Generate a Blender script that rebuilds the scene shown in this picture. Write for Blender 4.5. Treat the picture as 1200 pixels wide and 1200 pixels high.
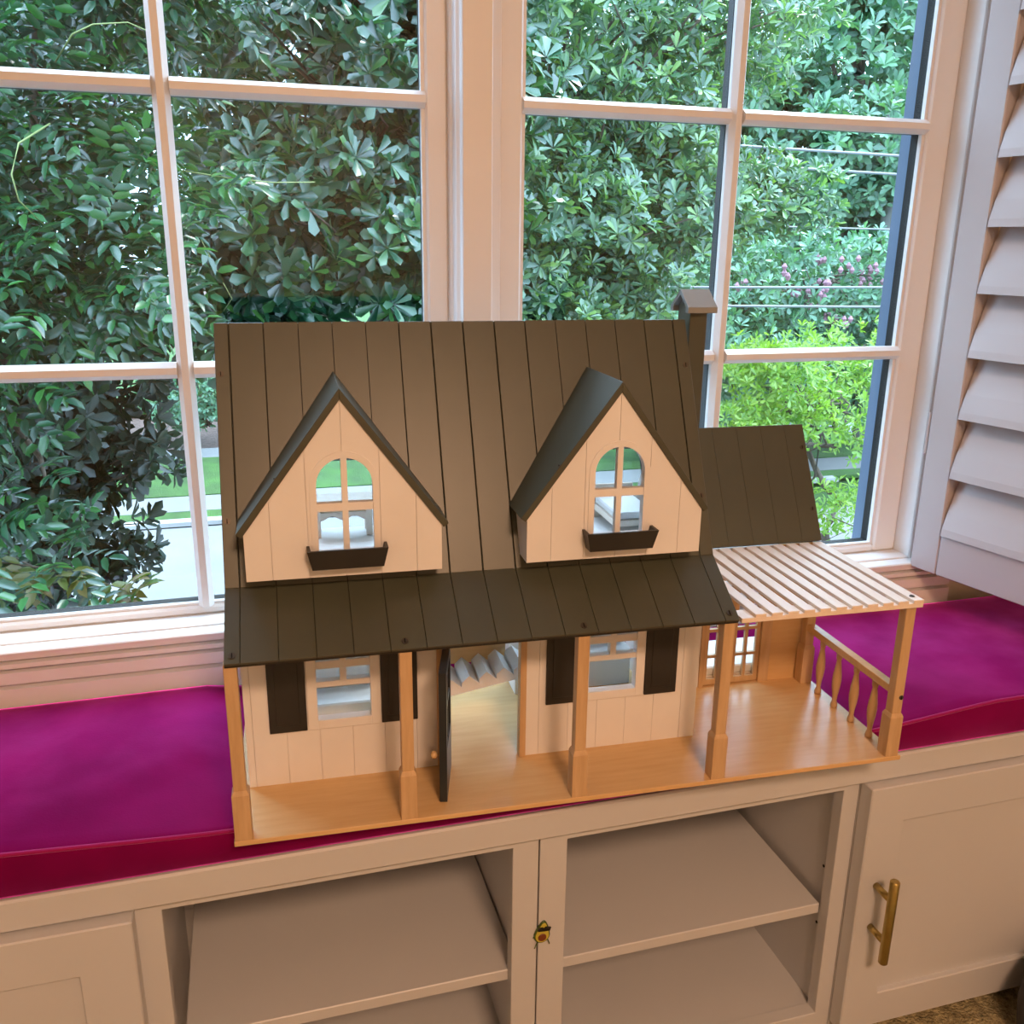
import bpy, bmesh, math, random
import numpy as np
from mathutils import Vector, Matrix

# ------------------------------------------------------------------ scene, camera, world, lights
scene = bpy.context.scene
for o in list(bpy.data.objects):
    bpy.data.objects.remove(o)
COL = scene.collection
random.seed(7)
rng = np.random.default_rng(11)

scene.view_settings.view_transform = 'Standard'
scene.view_settings.look = 'None'
scene.view_settings.gamma = 1.0
scene.view_settings.use_curve_mapping = False
scene.view_settings.exposure = 0.0
scene.cycles.use_denoising = True
scene.cycles.max_bounces = 10
scene.cycles.transparent_max_bounces = 24
scene.cycles.sample_clamp_indirect = 6.0
scene.cycles.caustics_reflective = False
scene.cycles.caustics_refractive = False

YAW, PITCH, ROLL, FPX = 0.2851, -0.2873, 0.0119, 1065.04
CAM = Vector((0.1411, -1.3011, 0.6573))
fw = Vector((math.sin(YAW) * math.cos(PITCH), math.cos(YAW) * math.cos(PITCH), math.sin(PITCH)))
rt = Vector((math.cos(YAW), -math.sin(YAW), 0))
up = rt.cross(fw)
r2 = rt * math.cos(ROLL) + up * math.sin(ROLL)
u2 = -rt * math.sin(ROLL) + up * math.cos(ROLL)
camd = bpy.data.cameras.new('camera')
camd.sensor_width = 36.0
camd.lens = FPX / 1200 * 36.0
camd.clip_start = 0.02
camd.clip_end = 300
cam = bpy.data.objects.new('camera', camd)
COL.objects.link(cam)
m = Matrix(((r2.x, u2.x, -fw.x), (r2.y, u2.y, -fw.y), (r2.z, u2.z, -fw.z))).to_4x4()
m.translation = CAM
cam.matrix_world = m
scene.camera = cam

SKY_STRENGTH = 13.5
SUN_STRENGTH = 3.0
LAMP_POWER = 60.0
LAMP_COLOR = (1.0, 0.585, 0.35)

world = bpy.data.worlds.new('world')
scene.world = world
world.use_nodes = True
wn = world.node_tree
wn.nodes.clear()
# bright overcast sky: luminance (1 + 2 sin elevation) / 3 of the zenith, the same all round
tcw = wn.nodes.new('ShaderNodeTexCoord')
sep = wn.nodes.new('ShaderNodeSeparateXYZ')
mxz = wn.nodes.new('ShaderNodeMath')
mxz.operation = 'MAXIMUM'
mxz.inputs[1].default_value = 0.0
mad = wn.nodes.new('ShaderNodeMath')
mad.operation = 'MULTIPLY_ADD'
mad.inputs[1].default_value = 2.0 / 3.0
mad.inputs[2].default_value = 1.0 / 3.0
sky = wn.nodes.new('ShaderNodeVectorMath')
sky.operation = 'SCALE'
sky.inputs[0].default_value = (0.51, 0.73, 1.0)
wn.links.new(tcw.outputs['Generated'], sep.inputs[0])
wn.links.new(sep.outputs['Z'], mxz.inputs[0])
wn.links.new(mxz.outputs[0], mad.inputs[0])
wn.links.new(mad.outputs[0], sky.inputs['Scale'])
bg = wn.nodes.new('ShaderNodeBackground')
bg.inputs['Strength'].default_value = SKY_STRENGTH
wo = wn.nodes.new('ShaderNodeOutputWorld')
wn.links.new(sky.outputs[0], bg.inputs[0])
wn.links.new(bg.outputs[0], wo.inputs[0])

sund = bpy.data.lights.new('sun', 'SUN')
sund.energy = SUN_STRENGTH
sund.angle = math.radians(14)
sund.color = (1.0, 0.95, 0.86)
sun = bpy.data.objects.new('sun', sund)
COL.objects.link(sun)
# sun high on the right, in front of the house
sd = Vector((0.62, 0.35, 1.0)).normalized()
sun.rotation_euler = sd.to_track_quat('Z', 'Y').to_euler()

lampd = bpy.data.lights.new('ceiling_lamp_light', 'AREA')
lampd.shape = 'DISK'
lampd.size = 0.55
lampd.energy = LAMP_POWER
lampd.color = LAMP_COLOR
lamp = bpy.data.objects.new('ceiling_lamp_light', lampd)
COL.objects.link(lamp)
lamp.location = (0.42, -2.55, 1.83)

# ------------------------------------------------------------------ materials
MAT = {}


def pr(name, color, rough=0.5, metal=0.0, spec=0.5, noise=None, bump=None, coat=0.0, sheen=None):
    """principled material; noise=(scale, amount, stretch) varies the colour, bump=(scale, strength, distance)"""
    mt = bpy.data.materials.new(name)
    mt.use_nodes = True
    nt = mt.node_tree
    b = nt.nodes['Principled BSDF']
    b.inputs['Base Color'].default_value = (*color, 1)
    b.inputs['Roughness'].default_value = rough
    b.inputs['Metallic'].default_value = metal
    b.inputs['Specular IOR Level'].default_value = spec
    b.inputs['Coat Weight'].default_value = coat
    if sheen:
        b.inputs['Sheen Weight'].default_value = sheen[0]
        b.inputs['Sheen Roughness'].default_value = sheen[1]
        b.inputs['Sheen Tint'].default_value = (*sheen[2], 1)
    tc = nt.nodes.new('ShaderNodeTexCoord')
    if noise:
        mp = nt.nodes.new('ShaderNodeMapping')
        mp.inputs['Scale'].default_value = noise[2] if len(noise) > 2 else (1, 1, 1)
        nz = nt.nodes.new('ShaderNodeTexNoise')
        nz.inputs['Scale'].default_value = noise[0]
        nz.inputs['Detail'].default_value = 5
        rp = nt.nodes.new('ShaderNodeValToRGB')
        a = noise[1]
        rp.color_ramp.elements[0].position = 0.3
        rp.color_ramp.elements[1].position = 0.7
        rp.color_ramp.elements[0].color = (*[max(0, c * (1 - a)) for c in color], 1)
        rp.color_ramp.elements[1].color = (*[min(1, c * (1 + a)) for c in color], 1)
        nt.links.new(tc.outputs['Object'], mp.inputs[0])
        nt.links.new(mp.outputs[0], nz.inputs['Vector'])
        nt.links.new(nz.outputs[0], rp.inputs[0])
        nt.links.new(rp.outputs[0], b.inputs['Base Color'])
    if bump:
        n2 = nt.nodes.new('ShaderNodeTexNoise')
        n2.inputs['Scale'].default_value = bump[0]
        n2.inputs['Detail'].default_value = 4
        bp = nt.nodes.new('ShaderNodeBump')
        bp.inputs['Strength'].default_value = bump[1]
        bp.inputs['Distance'].default_value = bump[2]
        nt.links.new(tc.outputs['Object'], n2.inputs['Vector'])
        nt.links.new(n2.outputs[0], bp.inputs['Height'])
        nt.links.new(bp.outputs[0], b.inputs['Normal'])
    MAT[name] = mt
    return mt


def leafmat(name, cols, rough=0.4, trans=0.3, dim=0.50):
    mt = bpy.data.materials.new(name)
    mt.use_nodes = True
    nt = mt.node_tree
    b = nt.nodes['Principled BSDF']
    out = nt.nodes['Material Output']
    geo = nt.nodes.new('ShaderNodeNewGeometry')
    oi = nt.nodes.new('ShaderNodeObjectInfo')
    ad = nt.nodes.new('ShaderNodeMath')
    ad.operation = 'ADD'
    fr = nt.nodes.new('ShaderNodeMath')
    fr.operation = 'FRACT'
    rp = nt.nodes.new('ShaderNodeValToRGB')
    el = rp.color_ramp.elements
    cols = [tuple(q * dim for q in c) for c in cols]
    el[0].color = (*cols[0], 1)
    el[1].color = (*cols[-1], 1)
    for i, c in enumerate(cols[1:-1]):
        e = el.new((i + 1) / (len(cols) - 1))
        e.color = (*c, 1)
    nt.links.new(geo.outputs['Random Per Island'], ad.inputs[0])
    nt.links.new(oi.outputs['Random'], ad.inputs[1])
    nt.links.new(ad.outputs[0], fr.inputs[0])
    nt.links.new(fr.outputs[0], rp.inputs[0])
    nt.links.new(rp.outputs[0], b.inputs['Base Color'])
    b.inputs['Roughness'].default_value = rough
    b.inputs['Specular IOR Level'].default_value = 0.95
    tr = nt.nodes.new('ShaderNodeBsdfTranslucent')
    mul = nt.nodes.new('ShaderNodeMix')
    mul.data_type = 'RGBA'
    mul.blend_type = 'MULTIPLY'
    mul.inputs[0].default_value = 1.0
    mul.inputs[7].default_value = (1.3, 1.5, 0.5, 1)
    nt.links.new(rp.outputs[0], mul.inputs[6])
    nt.links.new(mul.outputs[2], tr.inputs[0])
    mx = nt.nodes.new('ShaderNodeMixShader')
    mx.inputs[0].default_value = trans
    nt.links.new(b.outputs[0], mx.inputs[1])
    nt.links.new(tr.outputs[0], mx.inputs[2])
    nt.links.new(mx.outputs[0], out.inputs[0])
    MAT[name] = mt


def woodmat(name, c1, c2, rough=0.45, scale=9.0, stretch=(1.5, 14, 14)):
    mt = bpy.data.materials.new(name)
    mt.use_nodes = True
    nt = mt.node_tree
    b = nt.nodes['Principled BSDF']
    b.inputs['Roughness'].default_value = rough
    b.inputs['Specular IOR Level'].default_value = 0.4
    tc = nt.nodes.new('ShaderNodeTexCoord')
    mp = nt.nodes.new('ShaderNodeMapping')
    mp.inputs['Scale'].default_value = stretch
    nz = nt.nodes.new('ShaderNodeTexNoise')
    nz.inputs['Scale'].default_value = scale
    nz.inputs['Detail'].default_value = 6
    nz.inputs['Roughness'].default_value = 0.62
    rp = nt.nodes.new('ShaderNodeValToRGB')
    rp.color_ramp.elements[0].position = 0.3
    rp.color_ramp.elements[1].position = 0.72
    rp.color_ramp.elements[0].color = (*c2, 1)
    rp.color_ramp.elements[1].color = (*c1, 1)
    bp = nt.nodes.new('ShaderNodeBump')
    bp.inputs['Strength'].default_value = 0.08
    bp.inputs['Distance'].default_value = 0.001
    nt.links.new(tc.outputs['Object'], mp.inputs[0])
    nt.links.new(mp.outputs[0], nz.inputs['Vector'])
    nt.links.new(nz.outputs[0], rp.inputs[0])
    nt.links.new(rp.outputs[0], b.inputs['Base Color'])
    nt.links.new(nz.outputs[0], bp.inputs['Height'])
    nt.links.new(bp.outputs[0], b.inputs['Normal'])
    MAT[name] = mt


pr('cabinet_paint', (0.57, 0.58, 0.60), 0.42, noise=(3, 0.03), bump=(160, 0.06, 0.0006))
pr('trim_paint', (0.80, 0.79, 0.78), 0.35, noise=(2.5, 0.02))
pr('shutter_shaded_paint', (0.50, 0.465, 0.47), 0.4, noise=(2, 0.02))  # white paint greyed: weaker sky light put into the colour
pr('wall_paint', (0.72, 0.66, 0.58), 0.8, noise=(4, 0.03), bump=(220, 0.1, 0.0006))
pr('ceiling_paint', (0.82, 0.80, 0.77), 0.85)
pr('toy_white', (0.79, 0.78, 0.77), 0.5, noise=(14, 0.03), bump=(300, 0.05, 0.0003))
pr('roof_paint', (0.062, 0.066, 0.044), 0.39, spec=0.58, noise=(10, 0.10), bump=(260, 0.12, 0.0004))
pr('cap_skylit_paint', (0.24, 0.26, 0.27), 0.25, spec=0.9)  # roof paint made lighter: sky reflection put into the cap colour
pr('roof_groove', (0.022, 0.020, 0.018), 0.7)
pr('toy_black', (0.022, 0.020, 0.018), 0.45, noise=(20, 0.25))
pr('door_paint', (0.018, 0.022, 0.026), 0.35, noise=(20, 0.2))
woodmat('maple', (0.70, 0.47, 0.23), (0.63, 0.40, 0.18), rough=0.27)
woodmat('maple_upright', (0.62, 0.42, 0.23), (0.50, 0.32, 0.16), stretch=(14, 14, 1.5))
woodmat('daylit_wood', (0.86, 0.76, 0.66), (0.80, 0.68, 0.56), stretch=(14, 1.5, 14))  # wood whitened: window light on the slats put into the colour
pr('screw_metal', (0.10, 0.085, 0.07), 0.4, metal=0.8)
pr('brass', (0.52, 0.40, 0.14), 0.28, metal=1.0, noise=(60, 0.12))
pr('velvet', (0.17, 0.001, 0.060), 0.9, spec=0.04, noise=(7, 0.22), bump=(420, 0.25, 0.001),
   sheen=(1.0, 0.32, (1.0, 0.10, 0.78)))
pr('velvet_piping', (0.30, 0.006, 0.10), 0.8, spec=0.2, sheen=(0.8, 0.35, (1.0, 0.3, 0.8)))
pr('muntin_dark', (0.03, 0.034, 0.038), 0.5)
pr('exterior_blue', (0.10, 0.145, 0.22), 0.55, noise=(5, 0.06))
pr('weatherstrip', (0.012, 0.012, 0.011), 0.7, spec=0.2)
pr('carpet', (0.42, 0.36, 0.21), 0.95, spec=0.1, noise=(90, 0.45), bump=(240, 1.0, 0.01))
pr('dark_fabric', (0.05, 0.05, 0.055), 0.8, noise=(50, 0.3))
pr('avocado_skin', (0.05, 0.09, 0.012), 0.4)
pr('avocado_flesh', (0.55, 0.48, 0.06), 0.45)
pr('avocado_pit', (0.17, 0.045, 0.012), 0.3)
pr('black_gloss', (0.01, 0.01, 0.01), 0.2)
pr('concrete', (0.155, 0.15, 0.145), 0.9, noise=(1.5, 0.10), bump=(30, 0.3, 0.01))
pr('kerb_stone', (0.30, 0.29, 0.28), 0.9, noise=(3, 0.15))
pr('asphalt', (0.34, 0.35, 0.37), 0.9, noise=(2, 0.12))
pr('lawn', (0.034, 0.095, 0.010), 0.9, noise=(3.0, 0.35), bump=(60, 1.0, 0.03))
pr('mulch', (0.10, 0.06, 0.045), 0.95, noise=(12, 0.5), bump=(30, 1.0, 0.05))
pr('bark', (0.10, 0.075, 0.055), 0.9, noise=(14, 0.4, (1, 1, 0.2)), bump=(40, 0.8, 0.01))
pr('grey_bark', (0.26, 0.25, 0.24), 0.9, noise=(6, 0.3, (1, 1, 0.2)))
pr('cable', (0.16, 0.17, 0.18), 0.4)
pr('siding', (0.45, 0.42, 0.38), 0.8)
pr('pink_petal', (0.30, 0.15, 0.19), 0.7, noise=(6, 0.2))
leafmat('leaf_pinnate', [(0.008, 0.050, 0.024), (0.018, 0.100, 0.046), (0.030, 0.16, 0.060), (0.065, 0.27, 0.05)], 0.32, 0.25, 0.62)
leafmat('leaf_rosette', [(0.010, 0.060, 0.034), (0.020, 0.12, 0.062), (0.038, 0.17, 0.070), (0.09, 0.26, 0.05)], 0.30, 0.22, 0.60)
leafmat('leaf_bright', [(0.045, 0.11, 0.070), (0.075, 0.16, 0.095), (0.12, 0.23, 0.12), (0.20, 0.34, 0.08)], 0.30, 0.30, 1.0)
leafmat('leaf_bluegreen', [(0.05, 0.13, 0.085), (0.09, 0.22, 0.125), (0.14, 0.30, 0.16)], 0.5, 0.25, 1.0)
leafmat('leaf_lime', [(0.18, 0.38, 0.05), (0.30, 0.52, 0.08), (0.44, 0.62, 0.10)], 0.5, 0.45, 0.62)
leafmat('leaf_backlit', [(0.010, 0.035, 0.016), (0.02, 0.06, 0.028), (0.03, 0.09, 0.03)], 0.45, 0.2)  # dark tone holds the shade of backlit leaves
leafmat('leaf_autumn', [(0.10, 0.22, 0.03), (0.26, 0.28, 0.04), (0.30, 0.20, 0.05)], 0.45, 0.4)

gm = bpy.data.materials.new('window_glass')
gm.use_nodes = True
gn = gm.node_tree
gn.nodes.clear()
go = gn.nodes.new('ShaderNodeOutputMaterial')
gt = gn.nodes.new('ShaderNodeBsdfTransparent')
gt.inputs[0].default_value = (0.97, 0.99, 0.98, 1)
gg = gn.nodes.new('ShaderNodeBsdfGlossy')
gg.inputs['Roughness'].default_value = 0.02
fl_ = gn.nodes.new('ShaderNodeLayerWeight')
fl_.inputs[0].default_value = 0.5
fp_ = gn.nodes.new('ShaderNodeMath')
fp_.operation = 'POWER'
fp_.inputs[1].default_value = 5.0
fz = gn.nodes.new('ShaderNodeMath')
fz.operation = 'MULTIPLY_ADD'
fz.inputs[1].default_value = 0.9
fz.inputs[2].default_value = 0.024
gn.links.new(fl_.outputs['Facing'], fp_.inputs[0])
gn.links.new(fp_.outputs[0], fz.inputs[0])
gx = gn.nodes.new('ShaderNodeMixShader')
gn.links.new(fz.outputs[0], gx.inputs[0])
gn.links.new(gt.outputs[0], gx.inputs[1])
gn.links.new(gg.outputs[0], gx.inputs[2])
gn.links.new(gx.outputs[0], go.inputs[0])
MAT['window_glass'] = gm

# brushed nap of the velvet: the sheen varies in soft patches
vt = MAT['velvet'].node_tree
vb = vt.nodes['Principled BSDF']
vc = vt.nodes.new('ShaderNodeTexCoord')
vn = vt.nodes.new('ShaderNodeTexNoise')
vn.inputs['Scale'].default_value = 9
vn.inputs['Detail'].default_value = 6
vr = vt.nodes.new('ShaderNodeMapRange')
vr.inputs[1].default_value = 0.35
vr.inputs[2].default_value = 0.65
vr.inputs[3].default_value = 0.55
vr.inputs[4].default_value = 1.0
vt.links.new(vc.outputs['Object'], vn.inputs['Vector'])
vt.links.new(vn.outputs[0], vr.inputs[0])
vt.links.new(vr.outputs[0], vb.inputs['Sheen Weight'])
vs = vt.nodes.new('ShaderNodeBsdfSheen')
vs.inputs['Color'].default_value = (0.90, 0.16, 0.72, 1)
vs.inputs['Roughness'].default_value = 0.38
va = vt.nodes.new('ShaderNodeAddShader')
vm = vt.nodes.new('ShaderNodeMixRGB')
vm.inputs['Color1'].default_value = (0.45, 0.05, 0.34, 1)
vm.inputs['Color2'].default_value = (0.95, 0.17, 0.78, 1)
vq = vt.nodes.new('ShaderNodeMapRange')
vq.inputs[1].default_value = 0.38
vq.inputs[2].default_value = 0.62
vt.links.new(vn.outputs[0], vq.inputs[0])
vt.links.new(vq.outputs[0], vm.inputs['Fac'])
vt.links.new(vm.outputs[0], vs.inputs['Color'])
vt.links.new(vb.outputs[0], va.inputs[0])
vt.links.new(vs.outputs[0], va.inputs[1])
vt.links.new(va.outputs[0], vt.nodes['Material Output'].inputs[0])

em = bpy.data.materials.new('lamp_diffuser')
em.use_nodes = True
eb = em.node_tree.nodes['Principled BSDF']
eb.inputs['Base Color'].default_value = (0.9, 0.85, 0.75, 1)
eb.inputs['Emission Color'].default_value = (*LAMP_COLOR, 1)
eb.inputs['Emission Strength'].default_value = 6.0
MAT['lamp_diffuser'] = em


# ------------------------------------------------------------------ mesh helpers
def link(name, me, mat, parent=None, loc=None, rot=None):
    o = bpy.data.objects.new(name, me)
    COL.objects.link(o)
    if mat and len(me.materials) == 0:
        me.materials.append(MAT[mat])
    if parent:
        o.parent = parent
    if loc:
        o.location = loc
    if rot:
        o.rotation_euler = rot
    return o


def tag(o, label=None, cat=None, group=None, kind=None):
    if label:
        o['label'] = label
    if cat:
        o['category'] = cat
    if group:
        o['group'] = group
    if kind:
        o['kind'] = kind
    return o


def empty(name, loc=(0, 0, 0), rz=0.0):
    o = bpy.data.objects.new(name, None)
    o.empty_display_size = 0.05
    COL.objects.link(o)
    o.location = loc
    o.rotation_euler = (0, 0, rz)
    return o


class MB:
    """collects solids into one mesh"""

    def __init__(self):
        self.bm = bmesh.new()

    def box(self, x0, x1, y0, y1, z0, z1):
        v = [self.bm.verts.new(p) for p in ((x0, y0, z0), (x1, y0, z0), (x1, y1, z0), (x0, y1, z0),
                                            (x0, y0, z1), (x1, y0, z1), (x1, y1, z1), (x0, y1, z1))]
        for f in ((0, 3, 2, 1), (4, 5, 6, 7), (0, 1, 5, 4), (1, 2, 6, 5), (2, 3, 7, 6), (3, 0, 4, 7)):
            self.bm.faces.new([v[i] for i in f])
        return self

    def solid(self, a, b):
        """prism between two loops of equal length"""
        va = [self.bm.verts.new(p) for p in a]
        vb = [self.bm.verts.new(p) for p in b]
        n = len(a)
        self.bm.faces.new(va[::-1])
        self.bm.faces.new(vb)
        for i in range(n):
            j = (i + 1) % n
            self.bm.faces.new((va[i], va[j], vb[j], vb[i]))
        return self

    def px(self, x0, x1, sec):      # section in (y, z), extruded along x
        return self.solid([(x0, y, z) for y, z in sec], [(x1, y, z) for y, z in sec])

    def py(self, y0, y1, sec):      # section in (x, z), extruded along y
        return self.solid([(x, y0, z) for x, z in sec], [(x, y1, z) for x, z in sec])

    def pz(self, z0, z1, sec):      # section in (x, y), extruded along z
        return self.solid([(x, y, z0) for x, y in sec], [(x, y, z1) for x, y in sec])

    def column(self, xs, lo, hi, y0, y1):
        """solid between two curves lo(x) and hi(x)"""
        bmv = self.bm.verts.new
        rows = []
        for x in xs:
            rows.append([bmv((x, y0, lo(x))), bmv((x, y0, hi(x))), bmv((x, y1, hi(x))), bmv((x, y1, lo(x)))])
        f = self.bm.faces.new
        f(rows[0])
        f(rows[-1][::-1])
        for a, b in zip(rows[:-1], rows[1:]):
            for i in range(4):
                j = (i + 1) % 4
                f((a[i], b[i], b[j], a[j]))
        return self

    def ring(self, outer, inner, y0, y1, closed=True):
        bmv = self.bm.verts.new
        n = len(outer)
        L = [[bmv((x, y, z)) for x, z in pts] for pts, y in ((outer, y0), (inner, y0), (inner, y1), (outer, y1))]
        rngi = range(n if closed else n - 1)
        for i in rngi:
            j = (i + 1) % n
            for k in range(4):
                q = (k + 1) % 4
                self.bm.faces.new((L[k][i], L[k][j], L[q][j], L[q][i]))
        if not closed:
            self.bm.faces.new([L[k][0] for k in range(4)])
            self.bm.faces.new([L[k][-1] for k in range(3, -1, -1)])
        return self

    def tube(self, pts, r, n=8, cap=True):
        pts = [Vector(p) for p in pts]
        rr = r if isinstance(r, (list, tuple)) else [r] * len(pts)
        loops = []
        for i, p in enumerate(pts):
            t = (pts[min(i + 1, len(pts) - 1)] - pts[max(i - 1, 0)]).normalized()
            ref = Vector((0, 0, 1)) if abs(t.z) < 0.9 else Vector((1, 0, 0))
            a = t.cross(ref).normalized()
            b = t.cross(a)
            loops.append([self.bm.verts.new(p + (a * math.cos(2 * math.pi * k / n) + b * math.sin(2 * math.pi * k / n)) * rr[i]) for k in range(n)])
        for A, B in zip(loops[:-1], loops[1:]):
            for k in range(n):
                q = (k + 1) % n
                self.bm.faces.new((A[k], B[k], B[q], A[q]))
        if cap:
            self.bm.faces.new(loops[0])
            self.bm.faces.new(loops[-1][::-1])
        return self

    def lathe(self, prof, n=14, c=(0, 0, 0)):
        """profile (r, z) about z"""
        loops = [[self.bm.verts.new((c[0] + r * math.cos(2 * math.pi * k / n), c[1] + r * math.sin(2 * math.pi * k / n), c[2] + z)) for k in range(n)] for r, z in prof]
        for A, B in zip(loops[:-1], loops[1:]):
            for k in range(n):
                q = (k + 1) % n
                self.bm.faces.new((A[k], A[q], B[q], B[k]))
        self.bm.faces.new(loops[0][::-1])
        self.bm.faces.new(loops[-1])
        return self

    def mesh(self, name, bevel=0.0, seg=1, smooth=False):
        bm = self.bm
        bmesh.ops.recalc_face_normals(bm, faces=bm.faces)
        if bevel:
            es = [e for e in bm.edges if len(e.link_faces) == 2 and e.calc_face_angle(0) > 0.6]
            bmesh.ops.bevel(bm, geom=es, offset=bevel, segments=seg, affect='EDGES', profile=0.7, clamp_overlap=True)
        me = bpy.data.meshes.new(name)
        bm.to_mesh(me)
        bm.free()
        if smooth:
            for p in me.polygons:
                p.use_smooth = True
        return me

    def build(self, name, mat, parent=None, bevel=0.0, seg=1, smooth=False, loc=None):
        return link(name, self.mesh(name, bevel, seg, smooth), mat, parent, loc)


def box(name, mat, parent, x0, x1, y0, y1, z0, z1, bevel=0.0):
    return MB().box(x0, x1, y0, y1, z0, z1).build(name, mat, parent, bevel)


# ------------------------------------------------------------------ the room
RX0, RX1, RY0 = -1.9, 2.2, -3.6
FLOOR_Z, CEIL_Z = -0.472, 1.95
G1 = (-0.271, 0.395)          # glass of the left window
G2 = (0.5314, 1.1977)         # glass of the right window
ZG = 0.1473
ZROWS = [0.488, 0.8408, 1.190]
ZTOP = 1.54
A1, A2 = 0.0619, 0.8613

tag(box('floor', 'carpet', None, RX0, RX1, RY0, 0.0, FLOOR_Z - 0.1, FLOOR_Z), kind='structure')
tag(box('ceiling', 'ceiling_paint', None, RX0 - .1, RX1 + .1, RY0 - .1, 0.3, CEIL_Z, CEIL_Z + 0.12), kind='structure')
tag(box('wall_left', 'wall_paint', None, RX0 - .12, RX0, RY0, 0.12, FLOOR_Z, CEIL_Z), kind='structure')
tag(box('wall_right', 'wall_paint', None, RX1, RX1 + .12, RY0, 0.12, FLOOR_Z, CEIL_Z), kind='structure')
tag(box('wall_front', 'wall_paint', None, RX0 - .12, RX1 + .12, RY0 - .12, RY0, FLOOR_Z, CEIL_Z), kind='structure')
# window wall with one wide opening
wb = MB()
WX0, WX1, WZ0, WZ1 = -0.32, 1.2424, 0.10, 1.60
wb.box(RX0, WX0, -0.02, 0.10, FLOOR_Z, CEIL_Z)
wb.box(WX1 + 0.03, RX1, -0.02, 0.10, FLOOR_Z, CEIL_Z)
wb.box(WX0, WX1 + 0.03, -0.02, 0.10, FLOOR_Z, WZ0)
wb.box(WX0, WX1 + 0.03, -0.02, 0.10, WZ1, CEIL_Z)
tag(wb.build('wall_back', 'wall_paint'), kind='structure')


def window(name, g, am, sx0, sx1):
    w = empty(name, (0, 0, 0))
    tag(w, kind='structure')
    # sash frame
    fr = MB()
    fr.box(sx0, g[0], 0.0, 0.035, ZG - 0.0124, ZTOP + 0.05)
    fr.box(g[1], sx1, 0.0, 0.035, ZG - 0.0124, ZTOP + 0.05)
    fr.box(g[0], g[1], 0.0, 0.035, ZG - 0.0124, ZG)
    fr.box(g[0], g[1], 0.0, 0.035, ZTOP, ZTOP + 0.05)
    fr.build('sash_frame', 'trim_paint', w, 0.003)
    bead = MB()
    o = [(g[0] - .001, ZG - .001), (g[1] + .001, ZG - .001), (g[1] + .001, ZTOP), (g[0] - .001, ZTOP)]
    i = [(g[0] + .005, ZG + .004), (g[1] - .005, ZG + .004), (g[1] - .005, ZTOP - .005), (g[0] + .005, ZTOP - .005)]
    bead.ring(o, i, 0.006, 0.014)
    bead.build('glazing_bead', 'trim_paint', w)
    gasket = MB()
    o = [(g[0] - .001, ZG - .001), (g[1] + .001, ZG - .001), (g[1] + .001, ZTOP), (g[0] - .001, ZTOP)]
    i = [(g[0] + .003, ZG + .003), (g[1] - .003, ZG + .003), (g[1] - .003, ZTOP - .005), (g[0] + .003, ZTOP - .005)]
    gasket.ring(o, i, 0.0145, 0.034)
    gasket.build('gasket', 'weatherstrip', w)
    hw = 0.0108
    # muntins: white bar inside, dark bar outside
    sec = lambda c: [(c - hw, 0.012), (c - hw, 0.004), (c - 0.0045, -0.006), (c + 0.0045, -0.006), (c + hw, 0.004), (c + hw, 0.012)]
    MB().pz(ZG, ZTOP, sec(am)).build('muntin', 'trim_paint', w)
    MB().box(am - hw + .001, am + hw - .001, 0.0165, 0.032, ZG, ZTOP).build('outer_muntin', 'muntin_dark', w)
    for z in ZROWS:
        for a, b in ((g[0], am - hw), (am + hw, g[1])):
            MB().px(a, b, [(0.012, z - hw), (0.004, z - hw), (-0.005, z - 0.0045), (-0.005, z + 0.0045), (0.004, z + hw), (0.012, z + hw)]).build('muntin', 'trim_paint', w)
            MB().box(a, b, 0.0165, 0.030, z - hw + .001, z + hw - .003).build('outer_muntin', 'muntin_dark', w)
    zs = [ZG] + ZROWS + [ZTOP]
    for a, b in ((g[0], am - 0.001), (am + 0.001, g[1])):
        for z0, z1 in zip(zs[:-1], zs[1:]):
            MB().box(a + .001, b - .001, 0.0130, 0.0150, z0 + .001, z1 - .001).build('pane', 'window_glass', w)
    return w


window('window_1', G1, A1, -0.301, 0.4248)
window('window_2', G2, A2, 0.497, WX1)

# mullion between the windows, jambs, casing, stool, apron
mu = MB()
mu.pz(0.128, WZ1, [(0.4248, 0.05), (0.4248, -0.010), (0.4290, -0.014), (0.4290, -0.030), (0.4342, -0.036), (0.4342, -0.050), (0.4753, -0.050), (0.4753, -0.018), (0.497, -0.012), (0.497, 0.05)])
tag(mu.build('trim_1', 'trim_paint', None, 0.0012), kind='structure')
jl = MB()
jl.box(-0.36, -0.301, -0.045, 0.06, 0.128, WZ1)
tag(jl.build('trim_2', 'trim_paint', None, 0.002), kind='structure')
jr = MB()
jr.pz(0.128, WZ1, [(WX1, 0.06), (WX1, -0.0385), (1.30, -0.0385), (1.33, -0.030), (1.33, 0.06)])
tag(jr.build('trim_3', 'trim_paint', None, 0.002), kind='structure')
tag(box('trim_4', 'trim_paint', None, -0.36, 1.33, -0.045, 0.05, WZ1 - 0.012, WZ1 + 0.09, 0.003), kind='structure')
st = MB()
st.px(-1.3, 1.36, [(0.035, 0.134), (0.0, 0.1349), (-0.034, 0.1349), (-0.0366, 0.1335), (-0.0366, 0.1312), (-0.0605, 0.1312), (-0.0627, 0.1295), (-0.0627, 0.1270), (-0.02, 0.110), (0.035, 0.110)])
tag(st.build('trim_5', 'trim_paint'), kind='structure')
ap = MB()
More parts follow.
